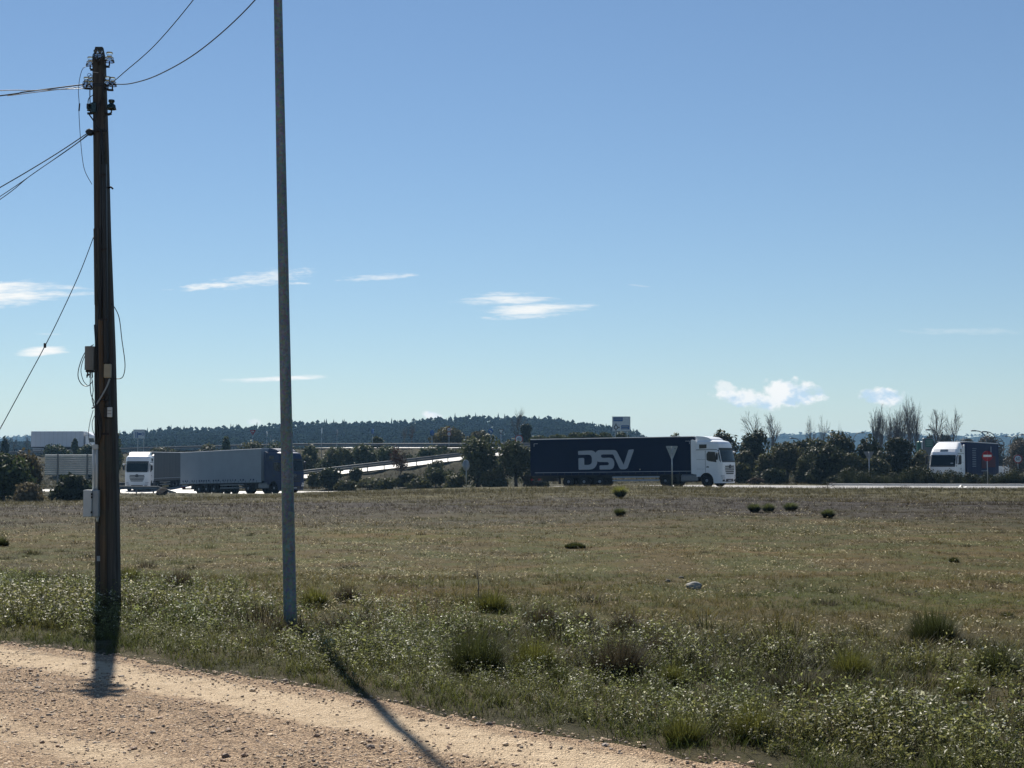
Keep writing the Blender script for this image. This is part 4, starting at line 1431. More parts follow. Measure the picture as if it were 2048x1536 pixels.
for a in ((1862, 859, 230, 1.3, 'curved street lamp left of the twin bare poplars'), (1953, 861, 230, 1.6, 'tall curved street lamp above the blue trailer, left of a pair'),
          (1974, 863, 240, 1.5, 'tall curved street lamp above the blue trailer, right of a pair'), (1995, 875, 330, 1.4, 'small far street lamp above the end of the blue trailer'),
          (2017, 872, 330, 1.4, 'small far street lamp between the trailer end and the edge of the view'), (2041, 869, 250, -1.7, 'curved street lamp at the far right with its arm to the right'),
          (1589, 876, 250, 1.2, 'street lamp head over the oaks left of the bare tree pair'), (1721, 865, 260, -1.2, 'street lamp head just above the big oak crown'),
          (1800, 866, 260, -1.3, 'street lamp head in front of the bare tree clump')):
    street_lamp(*a)

# ------------------------------------------------------------------ the near lamp post
LD = 14.9
lb, lt = PX(580.5, 1240, LD), PX(556, 0, LD)
lb_z = g1(lb.x, LD)
dirv = (lt - lb) / (lt.z - lb.z)
lp = thing('lamp_post', 'tall grey tapered galvanised lamp post standing in the weeds', 'lamp post', (lb.x + dirv.x * (lb_z - lb.z), LD, lb_z))
Hs = 9.2
def rad_at(z): return 0.067 - 0.0037 * z
mb = MB()
mb.loft([[(dirv.x * z + rad_at(z) * math.cos(a), rad_at(z) * math.sin(a), z) for a in np.linspace(0, 2 * math.pi, 17)[:-1]] for z in np.linspace(-0.3, Hs, 24)], smooth=True)
mb.build('pole', 'pole_steel', lp)
MB().bbox(-0.13, 0.13, -0.13, 0.13, -0.06, -0.03, 0.005).build('base_plate', 'galvanised', lp)
MB().bbox(-0.042, 0.042, -0.067, -0.055, 0.75, 1.15, 0.004).build('service_hatch', 'pole_steel', lp)
tp = Vector((dirv.x * Hs, 0, Hs))
MB().tube([tp, tp + Vector((0.1, 0.4, 0.22)), tp + Vector((0.2, 1.0, 0.3))], [0.035, 0.03, 0.028], 8).build('arm', 'galvanised', lp)
MB().bbox(tp.x + 0.05, tp.x + 0.35, 0.9, 1.6, Hs + 0.22, Hs + 0.38, 0.06).build('lamp_head', 'galvanised', lp)

# ------------------------------------------------------------------ the utility pole
UD = 16.3
ub_z = g1(PX(216, 1222, UD).x, UD)
origin = Vector((PX(216, 1222, UD).x, UD, ub_z))
up = thing('utility_pole', 'weathered dark utility pole with glass insulators, cables and white meter box', 'utility pole', origin)


def L(px, py, dy=0.0):
    """photograph position on the pole's front to pole coordinates, dy metres further away"""
    return PX(px, py, UD + dy) - origin


rows = [(1250, 188.5, 235.5), (1000, 188.5, 231.5), (700, 188.5, 225), (470, 187, 217), (300, 185.5, 213), (115, 183.5, 207.5)]
mb = MB()
rings = []
for py, xl, xr_ in rows:
    a, b = L(xl, py), L(xr_, py)
    if py == 1250:
        a.z = b.z = -0.35
    w = b.x - a.x
    dep = w * 0.86
    c = w * 0.16
    z = a.z
    y0, y1 = 0.0, dep
    rings.append([(a.x + c, y0, z), (b.x - c, y0, z), (b.x, y0 + c, z), (b.x, y1 - c, z), (b.x - c, y1, z), (a.x + c, y1, z), (a.x, y1 - c, z), (a.x, y0 + c, z)])
a, b = L(183.5, 108), L(211.5, 108)
t0, t1 = L(189, 92), L(203, 92)
rg = rings[-1]
dep = rg[5][1]
rings.append([(t0.x, dep * .25, t0.z), (t1.x, dep * .25, t0.z), (t1.x, dep * .3, t0.z), (t1.x, dep * .7, t0.z), (t1.x, dep * .75, t0.z), (t0.x, dep * .75, t0.z), (t0.x, dep * .7, t0.z), (t0.x, dep * .3, t0.z)])
mb.loft(rings)
shaft = mb.build('shaft', 'pole_wood', up)
# row of bolt holes down the right of the face
for i, py in enumerate(range(150, 470, 12)):
    q = L(205.5 + (py - 150) * 0.03, py)
    MB().lathe([(0.0, -0.004), (0.008, -0.004), (0.008, 0.004), (0, 0.004)], 8, 'y', (q.x, -0.002, q.z)).build('bolt_hole', 'cable_black', shaft)


def strip(name, p0, p1, wpx, mat, depth=0.04, parent=None, bev=0.012):
    """flat moulding running up the front face between two photograph points"""
    a, b = L(*p0), L(*p1)
    w0 = wpx / FPX * UD / 2
    ring = lambda q: [(q.x - w0, -0.001, q.z), (q.x - w0, -depth + bev, q.z), (q.x - w0 + bev, -depth, q.z), (q.x + w0 - bev, -depth, q.z), (q.x + w0, -depth + bev, q.z), (q.x + w0, -0.001, q.z)]
    return MB().loft([ring(a), ring(b)]).build(name, mat, parent or up)


strip('cable_guard', (209.8, 1232), (203.0, 640), 12.5, 'guard_wood', 0.05)
strip('cover_board', (224.5, 1232), (216.5, 838), 19, 'pole_wood', 0.03)
strip('cable_duct', (217.0, 812), (215.0, 745), 10, 'cable_black', 0.05)
strip('cable_duct', (213.5, 726), (209.5, 330), 9, 'cable_black', 0.055)
strip('timber_batten', (196.5, 610), (194.5, 458), 13, 'pole_wood', 0.035)
strip('batten_slot', (196.0, 605), (195.0, 538), 5, 'cable_black', 0.039)
strip('batten_slot', (195.0, 530), (194.5, 466), 5, 'cable_black', 0.039)
strip('number_plate', (200, 1122), (200, 1112), 11, 'pvc_grey', 0.02, bev=0.003)
for py in (352, 500, 640, 790, 868):
    q0, q1 = L(204, py), L(215 + (py - 350) * 0.012, py)
    MB().box(q0.x, q1.x, -0.062, -0.056, q0.z - 0.012, q0.z + 0.012).build('cable_clamp', 'rust_metal', up)


def insulator(px, py, mat='glass_clear', s=1.0, dy=-0.02, tilt=0.0):
    q = L(px, py) + Vector((0, dy, 0))
    r_ = MB()
    prof = [(0.018, 0.095), (0.030, 0.092), (0.033, 0.075), (0.022, 0.060), (0.022, 0.052), (0.040, 0.040), (0.046, 0.010), (0.050, -0.005), (0.040, -0.005), (0.034, 0.012), (0.016, 0.030)]
    r_.lathe([(a * s, b * s) for a, b in prof], 14, 'z', q)
    o = r_.build('insulator', mat, up)
    pin = MB()
    pin.tube([q + Vector((0, 0, 0.03)), q + Vector((0, 0, -0.045))], 0.008, 6)
    pin.build('pin', 'rust_metal', o)
    return q


def bracket(pts, rad=0.010, name='hook', mat='rust_metal'):
    MB().tube([L(a, b) + Vector((0, c, 0)) for a, b, c in pts], rad, 6).build(name, mat, up)


ins = {}
ins['tl'] = insulator(178, 128, dy=0.05); bracket([(178.5, 137, 0.05), (184, 137, 0.05), (190, 134, 0.05)], 0.014)
ins['tr'] = insulator(216.5, 121, dy=0.05, s=1.15); bracket([(216.5, 131, 0.05), (211, 131, 0.05), (205, 128, 0.05)], 0.014)
ins['tm'] = insulator(195, 118, dy=-0.06, s=0.9); insulator(202.5, 118, dy=-0.06, s=0.9)
bracket([(195, 126, -0.06), (199, 128, -0.06), (203, 126, -0.06)], 0.012); bracket([(199, 128, -0.06), (199, 129, 0.02)], 0.012)
ins['ml1'] = insulator(173, 171, dy=0.0); ins['ml2'] = insulator(180, 169, dy=0.06)
bracket([(167, 176, 0.0), (173, 177, 0.0), (180, 176, 0.03), (190, 173, 0.05)], 0.013)
ins['mr1'] = insulator(216, 170, dy=0.0); ins['mr2'] = insulator(223.5, 170, dy=0.03)
bracket([(225, 179, 0.03), (217, 180, 0.0), (208, 176, 0.02)], 0.013)
insulator(222, 217, 'green_glass', 1.1, dy=0.02); bracket([(222, 226, 0.02), (216, 228, 0.02), (209, 226, 0.02)], 0.016)
insulator(180, 220, 'green_glass', 0.8, dy=0.02); bracket([(174, 226, 0.02), (182, 226, 0.02), (192, 223, 0.02)], 0.014)
MB().bbox(*(lambda q: (q.x - 0.012, q.x + 0.012, -0.02, 0.02, q.z - 0.03, q.z + 0.03))(L(176, 213)), 0.004).build('wire_connector', 'cable_black', up)
MB().bbox(*(lambda q: (q.x - 0.03, q.x + 0.03, -0.03, 0.0, q.z - 0.06, q.z + 0.06))(L(188, 216)), 0.008).build('splice_box', 'green_glass', up)
q = L(181, 265)
MB().bbox(q.x - 0.035, q.x + 0.03, -0.05, 0.03, q.z - 0.035, q.z + 0.035, 0.012).build('tension_clamp', 'cable_black', up)
MB().bbox(q.x - 0.05, q.x - 0.02, -0.03, 0.02, q.z - 0.01, q.z + 0.02, 0.006).build('tension_clamp', 'rust_metal', up)
bracket([(184, 265, 0.0), (196, 262, -0.012), (206, 262, -0.012)], 0.014)
bracket([(213, 375, 0.05), (222, 374, 0.0), (226, 378, 0.0)], 0.010)
for py in (168, 172, 262):
    q0, q1 = L(186, py), L(214, py)
    MB().box(q0.x - 0.004, q1.x + 0.004, -0.006, 0.01, q0.z - 0.008, q0.z + 0.008).build('steel_band', 'cable_black', up)


def cable(pts, rad=0.006, name='cable', mat='cable_black', n=5):
    """smooth run through photograph points (px, py, metres behind the face)"""
    P_ = [L(a, b) + Vector((0, c, 0)) for a, b, c in pts]
    out = []
    m = len(P_)
    for i in range(m - 1):
        p0, p1, p2, p3 = P_[max(i - 1, 0)], P_[i], P_[i + 1], P_[min(i + 2, m - 1)]
        for k_ in range(6):
            t = k_ / 6
            out.append(0.5 * ((2 * p1) + (p2 - p0) * t + (2 * p0 - 5 * p1 + 4 * p2 - p3) * t * t + (3 * p1 - p0 - 3 * p2 + p3) * t ** 3))
    out.append(P_[-1])
    return MB().tube(out, rad, n).build(name, mat, up)


# spiral tie wires
for cx_, cy_, rr in ((178, 148, 4), (180, 152, 4.5), (177, 158, 4), (172, 160, 4.5), (181, 158, 4)):
    pts = [(cx_ + rr * math.cos(a) + a * 0.25, cy_ + rr * math.sin(a) * 1.1 + a * 0.6, -0.01 + 0.004 * a) for a in np.linspace(0, 6.3, 10)]
    cable(pts, 0.003, 'tie_wire', 'wire_metal', 4)
cable([(174, 130, 0.05), (166, 137, 0), (160, 155, 0), (157, 180, 0), (158.5, 208, 0), (158, 225, 0), (160, 262, 0), (164, 310, 0), (170, 342, 0), (183, 368, 0.02)], 0.0035, 'loose_wire', 'wire_metal')
cable([(159.5, 207, 0), (158.2, 222, 0)], 0.009, 'wire_joint', 'cable_black')
cable([(186, 145, -0.02), (198, 147, -0.03)], 0.004, 'bright_tie', 'bright_wire')
cable([(180, 178, 0), (180, 195, 0.0), (181, 222, 0.0)], 0.006); cable([(188, 190, -0.02), (178, 198, -0.01), (176, 210, 0)], 0.005)
cable([(178, 228, 0), (183, 235, -0.01), (188, 242, -0.02), (196, 256, -0.02), (203, 262, -0.02)], 0.008)
cable([(208, 175, -0.012), (206, 190, -0.02), (199, 212, -0.02), (194, 230, -0.02), (192, 240, -0.02)], 0.009)
cable([(203, 262, -0.02), (206, 290, -0.03), (208, 330, -0.03), (209, 420, -0.03), (206, 520, -0.03), (203, 600, -0.03), (200, 660, -0.03), (199, 700, -0.04), (200, 790, -0.04), (198, 860, -0.04), (197, 893, -0.04)], 0.014)
cable([(203, 262, -0.01), (203, 330, -0.03), (204, 430, -0.03), (201, 560, -0.03), (198, 650, -0.04), (194, 700, -0.05), (194, 780, -0.05), (194, 860, -0.05), (194, 893, -0.04)], 0.012)
cable([(191, 650, -0.03), (195, 700, -0.06), (193, 760, -0.05), (196, 830, -0.06), (200, 890, -0.05)], 0.010)
cable([(190, 690, -0.05), (178, 697, -0.03), (166, 715, -0.02), (158, 740, -0.02), (158, 757, -0.02), (166, 770, -0.02), (178, 772, -0.03), (188, 762, -0.04)], 0.005)
cable([(190, 690, -0.05), (180, 698, -0.04), (168, 720, -0.03), (163, 742, -0.02), (168, 762, -0.02), (176, 771, -0.03)], 0.004)
cable([(184, 745, -0.05), (182, 770, -0.03), (184, 790, -0.03), (190, 803, -0.04), (188, 812, -0.04)], 0.005)
cable([(186, 755, -0.05), (189, 780, -0.05), (187, 800, -0.05), (193, 818, -0.05)], 0.005)
cable([(188, 820, -0.03), (181, 845, -0.02), (178, 868, -0.02), (180, 884, -0.02), (188, 896, -0.03)], 0.004, mat='pvc_grey')
cable([(191, 832, -0.04), (186, 845, -0.03), (187, 860, -0.03), (192, 872, -0.04)], 0.004, mat='pvc_grey')
for k_ in range(7):
    o_ = random.uniform(-2, 2)
    cable([(196 + o_, 812, -0.05), (201 + o_ * 2, 835, -0.06), (206 - k_ * 0.6, 858, -0.07), (202 + o_, 878, -0.06), (193 + o_, 893, -0.05)], 0.006)
cable([(222, 758, -0.05), (216, 775, -0.06), (205, 795, -0.06), (193, 812, -0.05), (186, 817, -0.04)], 0.010, mat='pvc_grey')
cable([(222, 790, -0.05), (216, 802, -0.06), (206, 800, -0.06), (198, 812, -0.05)], 0.008)
cable([(221, 606, 0.03), (230, 618, 0.03), (238, 638, 0.02), (244, 680, 0), (250, 725, 0), (248, 748, 0), (240, 757, 0.01), (223, 757, -0.06)], 0.005)
# boxes
q0, q1 = L(175, 694), L(192, 741)
MB().loft([[(q0.x + (q1.x - q0.x) * t, -0.10 + 0.03 * math.sin(t * math.pi) * -1, z) for t in np.linspace(0, 1, 9)] + [(q1.x, -0.002, z), (q0.x, -0.002, z)] for z in (q1.z, q1.z + 0.008, q0.z - 0.008, q0.z)]).build('cable_closure', 'box_grey', up)
MB().bbox(q0.x + 0.008, q1.x - 0.008, -0.095, -0.02, q1.z - 0.025, q1.z - 0.001, 0.006).build('closure_base', 'cable_black', up)
for k_, pxx in enumerate((178, 183, 187)):
    cable([(pxx, 742, -0.06), (pxx + 0.5, 748, -0.06), (pxx - 1 + k_, 756, -0.06)], 0.008, 'gland')
cable([(176, 752, -0.05), (181, 749, -0.05)], 0.012, 'gland')
q0, q1 = L(212.5, 729), L(226, 756.5)
MB().bbox(q0.x, q1.x, -0.10, -0.056, q1.z, q0.z, 0.006).build('terminal_box', 'box_beige', up)
q0, q1 = L(213, 815), L(222, 836)
MB().bbox(q0.x, q1.x, -0.085, -0.03, q1.z, q0.z, 0.006).build('splitter_box', 'cable_black', up)
q0, q1 = L(220, 815), L(229, 835)
lb_ = MB().bbox(q0.x, q1.x, -0.11, -0.086, q1.z, q0.z, 0.004).build('splitter_cover', 'label_white', up)
for t in (0.35, 0.65):
    z = q1.z + (q0.z - q1.z) * t
    MB().box(q0.x + 0.004, q1.x - 0.004, -0.113, -0.1095, z - 0.003, z + 0.003).build('cover_groove', 'box_grey', lb_)
# ducts and meter box
for pxx in (189.5, 195.5):
    a, b = L(pxx, 985), L(pxx, 896)
    MB().tube([(a.x, -0.035, a.z), (b.x, -0.035, b.z)], 0.0165, 10).build('conduit', 'pvc_white', up)
q0, q1 = L(187, 888), L(199, 899)
MB().bbox(q0.x, q1.x, -0.06, -0.015, q1.z, q0.z, 0.008).build('conduit_cap', 'pvc_white', up)
q0, q1 = L(174, 979.5), L(189.5, 1033)
mbx = MB().bbox(q0.x, q1.x, -0.14, -0.006, q1.z, q0.z, 0.006).build('meter_box', 'pvc_white', up)
q2 = L(202, 1033)
dr = MB().bbox(q1.x + 0.002, q2.x, -0.115, -0.004, q1.z, q0.z - 0.004, 0.006).build('meter_box_side', 'pvc_grey', up)
for py in (988, 994, 1024):
    z = L(0, py).z
    MB().bbox(q1.x - 0.004, q1.x + 0.012, -0.148, -0.1405, z - 0.012, z + 0.012, 0.003).build('hinge', 'rust_metal', mbx)
a, b = L(197, 1033.5), L(197, 1043)
MB().tube([(a.x, -0.05, a.z), (b.x, -0.05, b.z)], [0.022, 0.012], 10).build('cable_gland', 'pvc_white', up)
cable([(197, 1043, -0.05), (199, 1050, -0.05), (204, 1046, -0.055)], 0.007, mat='guard_wood')

# ------------------------------------------------------------------ overhead wires, each a thing of its own
def wire(label, pts, rad=0.006, mat='wire_metal', extra=None):
    """pts: (px, py, depth) photograph directions with real depths, smoothed"""
    P_ = [PX(*p) for p in pts]
    out = []
    m = len(P_)
    for i in range(m - 1):
        p0, p1, p2, p3 = P_[max(i - 1, 0)], P_[i], P_[i + 1], P_[min(i + 2, m - 1)]
        for k_ in range(8):
            t = k_ / 8
            out.append(0.5 * ((2 * p1) + (p2 - p0) * t + (2 * p0 - 5 * p1 + 4 * p2 - p3) * t * t + (3 * p1 - p0 - 3 * p2 + p3) * t ** 3))
    out.append(P_[-1])
    o = MB().tube(out, rad, 6).build('overhead_wire', mat)
    return tag(o, label, 'wire', 'wires strung from the utility pole')


wire('upper of two wires rising to the upper right from the pole', [(224, 166, 16.34), (248, 145, 15.9), (310, 90, 14.9), (388, -2, 13.6), (480, -130, 12.0), (640, -420, 9.5)], 0.0050)
wire('lower sagging wire curving up to the right from the pole', [(224, 168, 16.34), (262, 167, 15.8), (320, 148, 15.0), (405, 97, 13.8), (512, -2, 12.6), (640, -170, 11.0), (860, -560, 8.8)], 0.0058)
wire('thick dark wire running left from the second insulator level', [(176, 168, 16.3), (120, 175, 16.2), (50, 184, 16.1), (-60, 199, 16.0), (-900, 300, 15.0)], 0.0075)
wire('pale wire running left just below the dark one', [(172, 177, 16.3), (130, 178.5, 16.2), (60, 181, 16.1), (-60, 183, 16.0), (-900, 215, 15.0)], 0.0048, 'bright_wire')
wire('bright thin wire running left above the clamp wires', [(176, 172, 16.36), (100, 181, 16.2), (20, 191, 16.1), (-60, 201, 16.0), (-900, 330, 15.0)], 0.0045, 'bright_wire')
wire('uppermost of three wires falling left from the clamp', [(180, 263, 16.3), (120, 303, 16.0), (60, 340, 15.7), (0, 375, 15.5), (-200, 490, 14.5), (-900, 830, 12.0)], 0.0060)
wire('middle of three wires falling left from the clamp', [(180, 265, 16.3), (150, 289, 16.1), (80, 338, 15.8), (0, 393, 15.5), (-200, 520, 14.5), (-900, 880, 12.0)], 0.0042)
wire('lowest of three wires falling left from the clamp', [(181, 267, 16.3), (130, 304, 16.0), (60, 352, 15.7), (0, 399, 15.5), (-200, 530, 14.5), (-900, 900, 12.0)], 0.0042)
dw = wire('long drop wire descending left with a small clip on it', [(188, 472, 16.28), (160, 545, 16.0), (120, 632, 15.7), (90, 692, 15.5), (50, 766, 15.2), (0, 858, 14.9), (-70, 985, 14.5), (-150, 1140, 14.0)], 0.0048)
c_ = PX(90, 690, 15.48)
MB().bbox(c_.x - 0.012, c_.x + 0.012, c_.y - 0.012, c_.y + 0.012, c_.z - 0.03, c_.z + 0.02, 0.004).build('wire_clip', 'cable_black', dw)
# ------------------------------------------------------------------ vegetation
def rand_dirs(n, rng):
    v = rng.normal(size=(n, 3))
    return v / np.linalg.norm(v, axis=1, keepdims=True)


def leaf_faces(C, N, size, col, rng, aspect=0.6):
    """one four-cornered leaf (two triangles) at each centre C, facing roughly N"""
    n = len(C)
    A = np.cross(N, rand_dirs(n, rng)); A /= np.linalg.norm(A, axis=1, keepdims=True) + 1e-9
    B = np.cross(N, A); B /= np.linalg.norm(B, axis=1, keepdims=True) + 1e-9
    s = size[:, None]
    V = np.stack([C - A * s, C + B * s * aspect + N * s * 0.12, C + A * s, C - B * s * aspect + N * s * 0.12], 1).reshape(-1, 3)
    i = np.arange(n) * 4
    F = np.stack([i, i + 1, i + 2, i + 3], 1)
    return V, F, np.repeat(col, 4, 0)


def crown_leaves(blobs, n, size, c_dark, c_light, rng, core=0.55):
    """leaves through the volume of overlapping ellipsoids, denser towards their skins"""
    vol = np.array([b[1][0] * b[1][1] * b[1][2] for b in blobs]) ** 0.67
    k_ = rng.choice(len(blobs), n, p=vol / vol.sum())
    ctr = np.array([b[0] for b in blobs])[k_]; rad = np.array([b[1] for b in blobs])[k_]
    D = rand_dirs(n, rng)
    rr = (core + (1 - core) * rng.random(n) ** 0.6) * (0.86 + 0.28 * rng.random(n))
    C = ctr + D * rad * rr[:, None]
    N = D + rng.normal(size=(n, 3)) * 0.55; N /= np.linalg.norm(N, axis=1, keepdims=True)
    sz = size * (0.6 + 0.8 * rng.random(n))
    t = (0.25 * rng.random(len(blobs))[k_] + 0.75 * rng.random(n))[:, None]
    col = np.array(c_dark) * (1 - t) + np.array(c_light) * t
    return leaf_faces(C, N, sz, col, rng, 0.55)


def trunk_mesh(h, r0, limbs, rng, name, mat, parent, lean=0.1):
    mb = MB()
    top = Vector((rng.normal() * lean, rng.normal() * lean, h))
    mb.tube([(0, 0, -0.3), (top.x * 0.3, top.y * 0.3, h * 0.4), top], [r0 * 1.25, r0, r0 * 0.55], 7)
    for b in limbs:
        t = 0.35 + 0.5 * rng.random()
        s = Vector((top.x * t, top.y * t, h * t))
        e = Vector(b)
        m = s.lerp(e, 0.5) + Vector((0, 0, 0.15 * h))
        mb.tube([s, m, e], [r0 * 0.5, r0 * 0.36, r0 * 0.12], 5)
    return mb.build(name, mat, parent, fix=False)


BRUSH = 0


def bush(kind, label, px, d, top, wpx, foot=None, dark=(0.016, 0.026, 0.012), light=(0.055, 0.070, 0.028), trunk=0.0, leaves=None, leaf=0.16, cat='bush', group=None, mat='oak_leaf', depth=0.8, z=None, wood='bark_dark', limbs=6):
    """evergreen tree or shrub: uneven crown of leaves over a trunk with limbs"""
    global BRUSH
    BRUSH += 1
    rng = np.random.default_rng(100 + BRUSH)
    x = XD(px, d)
    z0 = g1(x, d) if z is None else z
    H = PX(px, top, d).z - z0
    Wd = wpx / FPX * d / 2
    root = thing(kind, label, cat, (x, d, z0), 0, group)
    zc = trunk * H
    blobs = []
    nb = 9 + int(Wd * 3)
    for i in range(nb):
        a = rng.random() * 2 * math.pi
        rr = math.sqrt(rng.random()) * 0.68
        hz = rng.random()
        br = (0.28 + 0.2 * rng.random())
        wid = 1.0 - 0.5 * abs(hz - 0.4) ** 1.3
        c = (Wd * rr * math.cos(a) * wid, Wd * depth * rr * math.sin(a) * wid, zc + (H - zc) * (0.15 + 0.68 * hz))
        blobs.append((c, (Wd * br * 1.25, Wd * depth * br * 1.25, (H - zc) * br * 0.62)))
    blobs.append(((0, 0, zc + (H - zc) * 0.55), (Wd * 0.62, Wd * depth * 0.62, (H - zc) * 0.38)))
    blobs.append(((rng.normal() * 0.1 * Wd, 0, H - (H - zc) * 0.22), (Wd * 0.45, Wd * depth * 0.45, (H - zc) * 0.22)))
    n = leaves or int(700 + 340 * Wd * (H - zc))
    n = min(n, 4600)
    V, F, C = crown_leaves(blobs, n, leaf, dark, light, rng)
    C = C * LEAF_GAIN
    m = V[:, 2] > 0.02
    V[:, 2] = np.maximum(V[:, 2], 0.0)
    fast_mesh('crown', V, F, C, mat, root)
    tips = [b[0] for b in blobs[:limbs]]
    trunk_mesh(max(zc + (H - zc) * 0.5, 0.3), max(0.03, 0.035 * H), tips, rng, 'trunk', wood, root)
    return root


def bare_tree(label, px, d, top, wpx, upright=0.75, seed=1, thick=1.0, z=None, group='bare winter trees', twigs=True, foot_pull=0.0, name='bare_tree', col=None, levels=4, first=12):
    rng = random.Random(seed * 31 + 5)
    x = XD(px, d)
    z0 = g1(x, d) if z is None else z
    H = PX(px, top, d).z - z0
    Wd = wpx / FPX * d / 2
    root = thing(name, label, 'tree', (x, d, z0), 0, group)
    trunk, crown = MB(), MB()

    def grow(p, dirv, length, rad, lev, mb):
        n = 3 if lev < 2 else (2 if lev < 4 else 1)
        pts = [p]
        q = p.copy(); dv = dirv.copy()
        for i in range(n):
            dv = (dv + Vector((rng.gauss(0, 0.10), rng.gauss(0, 0.10), 0.10 * upright))).normalized()
            q = q + dv * (length / n)
            pts.append(q.copy())
        mb.tube(pts, [rad * (1 - 0.64 * i / n) for i in range(n + 1)], 4 if lev < 2 else 3, smooth=False, cap=False)
        if lev >= levels:
            return
        kids = {0: first, 1: 6, 2: 4, 3: 3}[lev]
        for k_ in range(kids):
            t = 0.28 + 0.72 * (k_ + rng.random() * 0.8) / kids
            t = min(t, 0.98)
            i = min(int(t * n), n - 1)
            s = pts[i].lerp(pts[i + 1], t * n - i)
            az = rng.random() * 2 * math.pi
            spread = (0.30 + 0.45 * (1 - upright)) * (0.8 + 0.5 * rng.random()) if lev == 0 else 0.45 + 0.3 * rng.random()
            ax = dv.orthogonal().normalized()
            nd = (dv * math.cos(spread) + (Matrix.Rotation(az, 3, dv) @ ax) * math.sin(spread)).normalized()
            ln = length * (0.62 if lev == 0 else 0.55) * (1.15 - 0.55 * t) * (0.8 + 0.4 * rng.random())
            grow(s, nd, ln, rad * (0.42 if lev == 0 else 0.5) * (1.1 - 0.4 * t), lev + 1, crown)

    grow(Vector((0, 0, -0.2)), Vector((rng.gauss(0, 0.03), 0, 1)).normalized(), H * 0.84, 0.017 * H * thick, 0, trunk)
    # fit the crown to the width and height seen
    vs = np.array([tuple(v) for v in crown.v] + [tuple(v) for v in trunk.v])
    sx = Wd / max(0.1, np.percentile(np.abs(vs[:, 0]), 99)); sz = H / vs[:, 2].max()
    for mb in (trunk, crown):
        mb.v = [(a * sx, b * sx, c * sz) for a, b, c in mb.v]
    trunk.build('trunk', 'bark_grey', root, fix=False)
    crown.build('crown', 'bark_grey', root, fix=False)
    return root


# ---- evergreen oaks and shrubs, left to right
OD, OL = (0.016, 0.022, 0.010), (0.080, 0.090, 0.040)
LEAF_GAIN = 1.6
bush('shrub', 'broad dark shrub at the left edge below the sign board', 8, 97, 906, 130, leaf=0.17, group='shrubs round the roundabout')
bush('shrub', 'brownish shrub between the left edge and the sign board', 52, 100, 907, 96, dark=(0.028, 0.024, 0.014), light=(0.075, 0.062, 0.034), leaf=0.15, group='shrubs round the roundabout')
bush('shrub', 'dark round shrub under the slatted sign board', 142, 95, 948, 92, leaf=0.15, dark=(0.008, 0.012, 0.008), light=(0.035, 0.042, 0.022), group='shrubs round the roundabout')
bush('shrub', 'low straw coloured shrub left of the utility pole', 62, 94, 964, 78, dark=(0.05, 0.042, 0.026), light=(0.12, 0.10, 0.065), leaf=0.12, group='shrubs round the roundabout')
bush('shrub', 'low green shrub just left of the utility pole', 176, 106, 968, 46, leaf=0.13, group='shrubs round the roundabout')
bush('evergreen_tree', 'dark tree between the utility pole and the white cab lorry', 222, 168, 872, 54, trunk=0.1, dark=OD, light=OL, cat='tree', leaf=0.2, group='evergreen trees')
bush('conifer', 'small dark conifer at the left edge above the guard rail', 9, 236, 872, 22, leaf=0.22, cat='tree', dark=(0.008, 0.016, 0.010), light=(0.025, 0.04, 0.02), group='evergreen trees')
bush('shrub', 'small bush in front of the white box lorry', 150, 238, 878, 18, leaf=0.2, group='shrubs on the road bank', z=3.3)
bush('shrub', 'bush on the bank below the white box lorry', 118, 234, 890, 60, leaf=0.22, group='shrubs on the road bank')
bush('shrub', 'bush on the bank between lorry and utility pole', 176, 230, 886, 40, leaf=0.2, group='shrubs on the road bank')
bush('shrub', 'small bush on the raised road edge above the grey trailer', 452, 217, 872, 24, leaf=0.2, group='shrubs on the road bank')
bush('shrub', 'bush on the bank above the front of the grey trailer', 560, 202, 891, 70, leaf=0.2, group='shrubs on the road bank')
bush('shrub', 'shrubs behind the dark blue cab right of the lamp post', 618, 190, 894, 58, leaf=0.2, dark=OD, light=OL, group='shrubs on the road bank')
bush('evergreen_tree', 'rounded pale oak above the lower end of the slip road', 668, 178, 894, 78, leaf=0.19, dark=(0.02, 0.028, 0.014), light=(0.075, 0.08, 0.042), cat='tree', group='evergreen trees')
bush('evergreen_tree', 'dark oak left of the reddish tree, behind the slip road', 735, 190, 889, 66, leaf=0.2, dark=OD, light=OL, cat='tree', group='evergreen trees')
bush('shrub', 'bush behind the slip road rail left of the reddish tree', 772, 186, 896, 50, leaf=0.18, group='shrubs on the road bank')
bush('shrub', 'bush behind the slip road rail right of the reddish tree', 852, 198, 892, 62, leaf=0.18, group='shrubs on the road bank')
bush('shrub', 'bush behind the upper end of the slip road rail', 893, 200, 893, 46, leaf=0.18, group='shrubs on the road bank')
bush('shrub', 'small mound of bush on the raised road skyline', 752, 222, 873, 30, leaf=0.2, dark=(0.02, 0.03, 0.012), light=(0.05, 0.06, 0.025), group='shrubs on the road bank')
bush('shrub', 'broad brownish bush behind the double ringed signs', 893, 222, 853, 84, leaf=0.22, dark=(0.025, 0.024, 0.012), light=(0.075, 0.07, 0.032), group='shrubs on the road bank')
bush('shrub', 'brownish bush behind the blue arrow sign', 957, 222, 862, 56, leaf=0.22, dark=(0.025, 0.024, 0.012), light=(0.07, 0.065, 0.03), group='shrubs on the road bank')
bush('shrub', 'dark bush in front of the slip road right of the lamp post', 660, 143, 934, 58, leaf=0.16, dark=(0.010, 0.015, 0.009), light=(0.04, 0.048, 0.024), group='shrubs round the roundabout')
bush('shrub', 'low greenish scrub at the foot of the slip road bank', 735, 140, 956, 66, leaf=0.14, dark=(0.04, 0.042, 0.024), light=(0.10, 0.10, 0.06), group='shrubs round the roundabout')
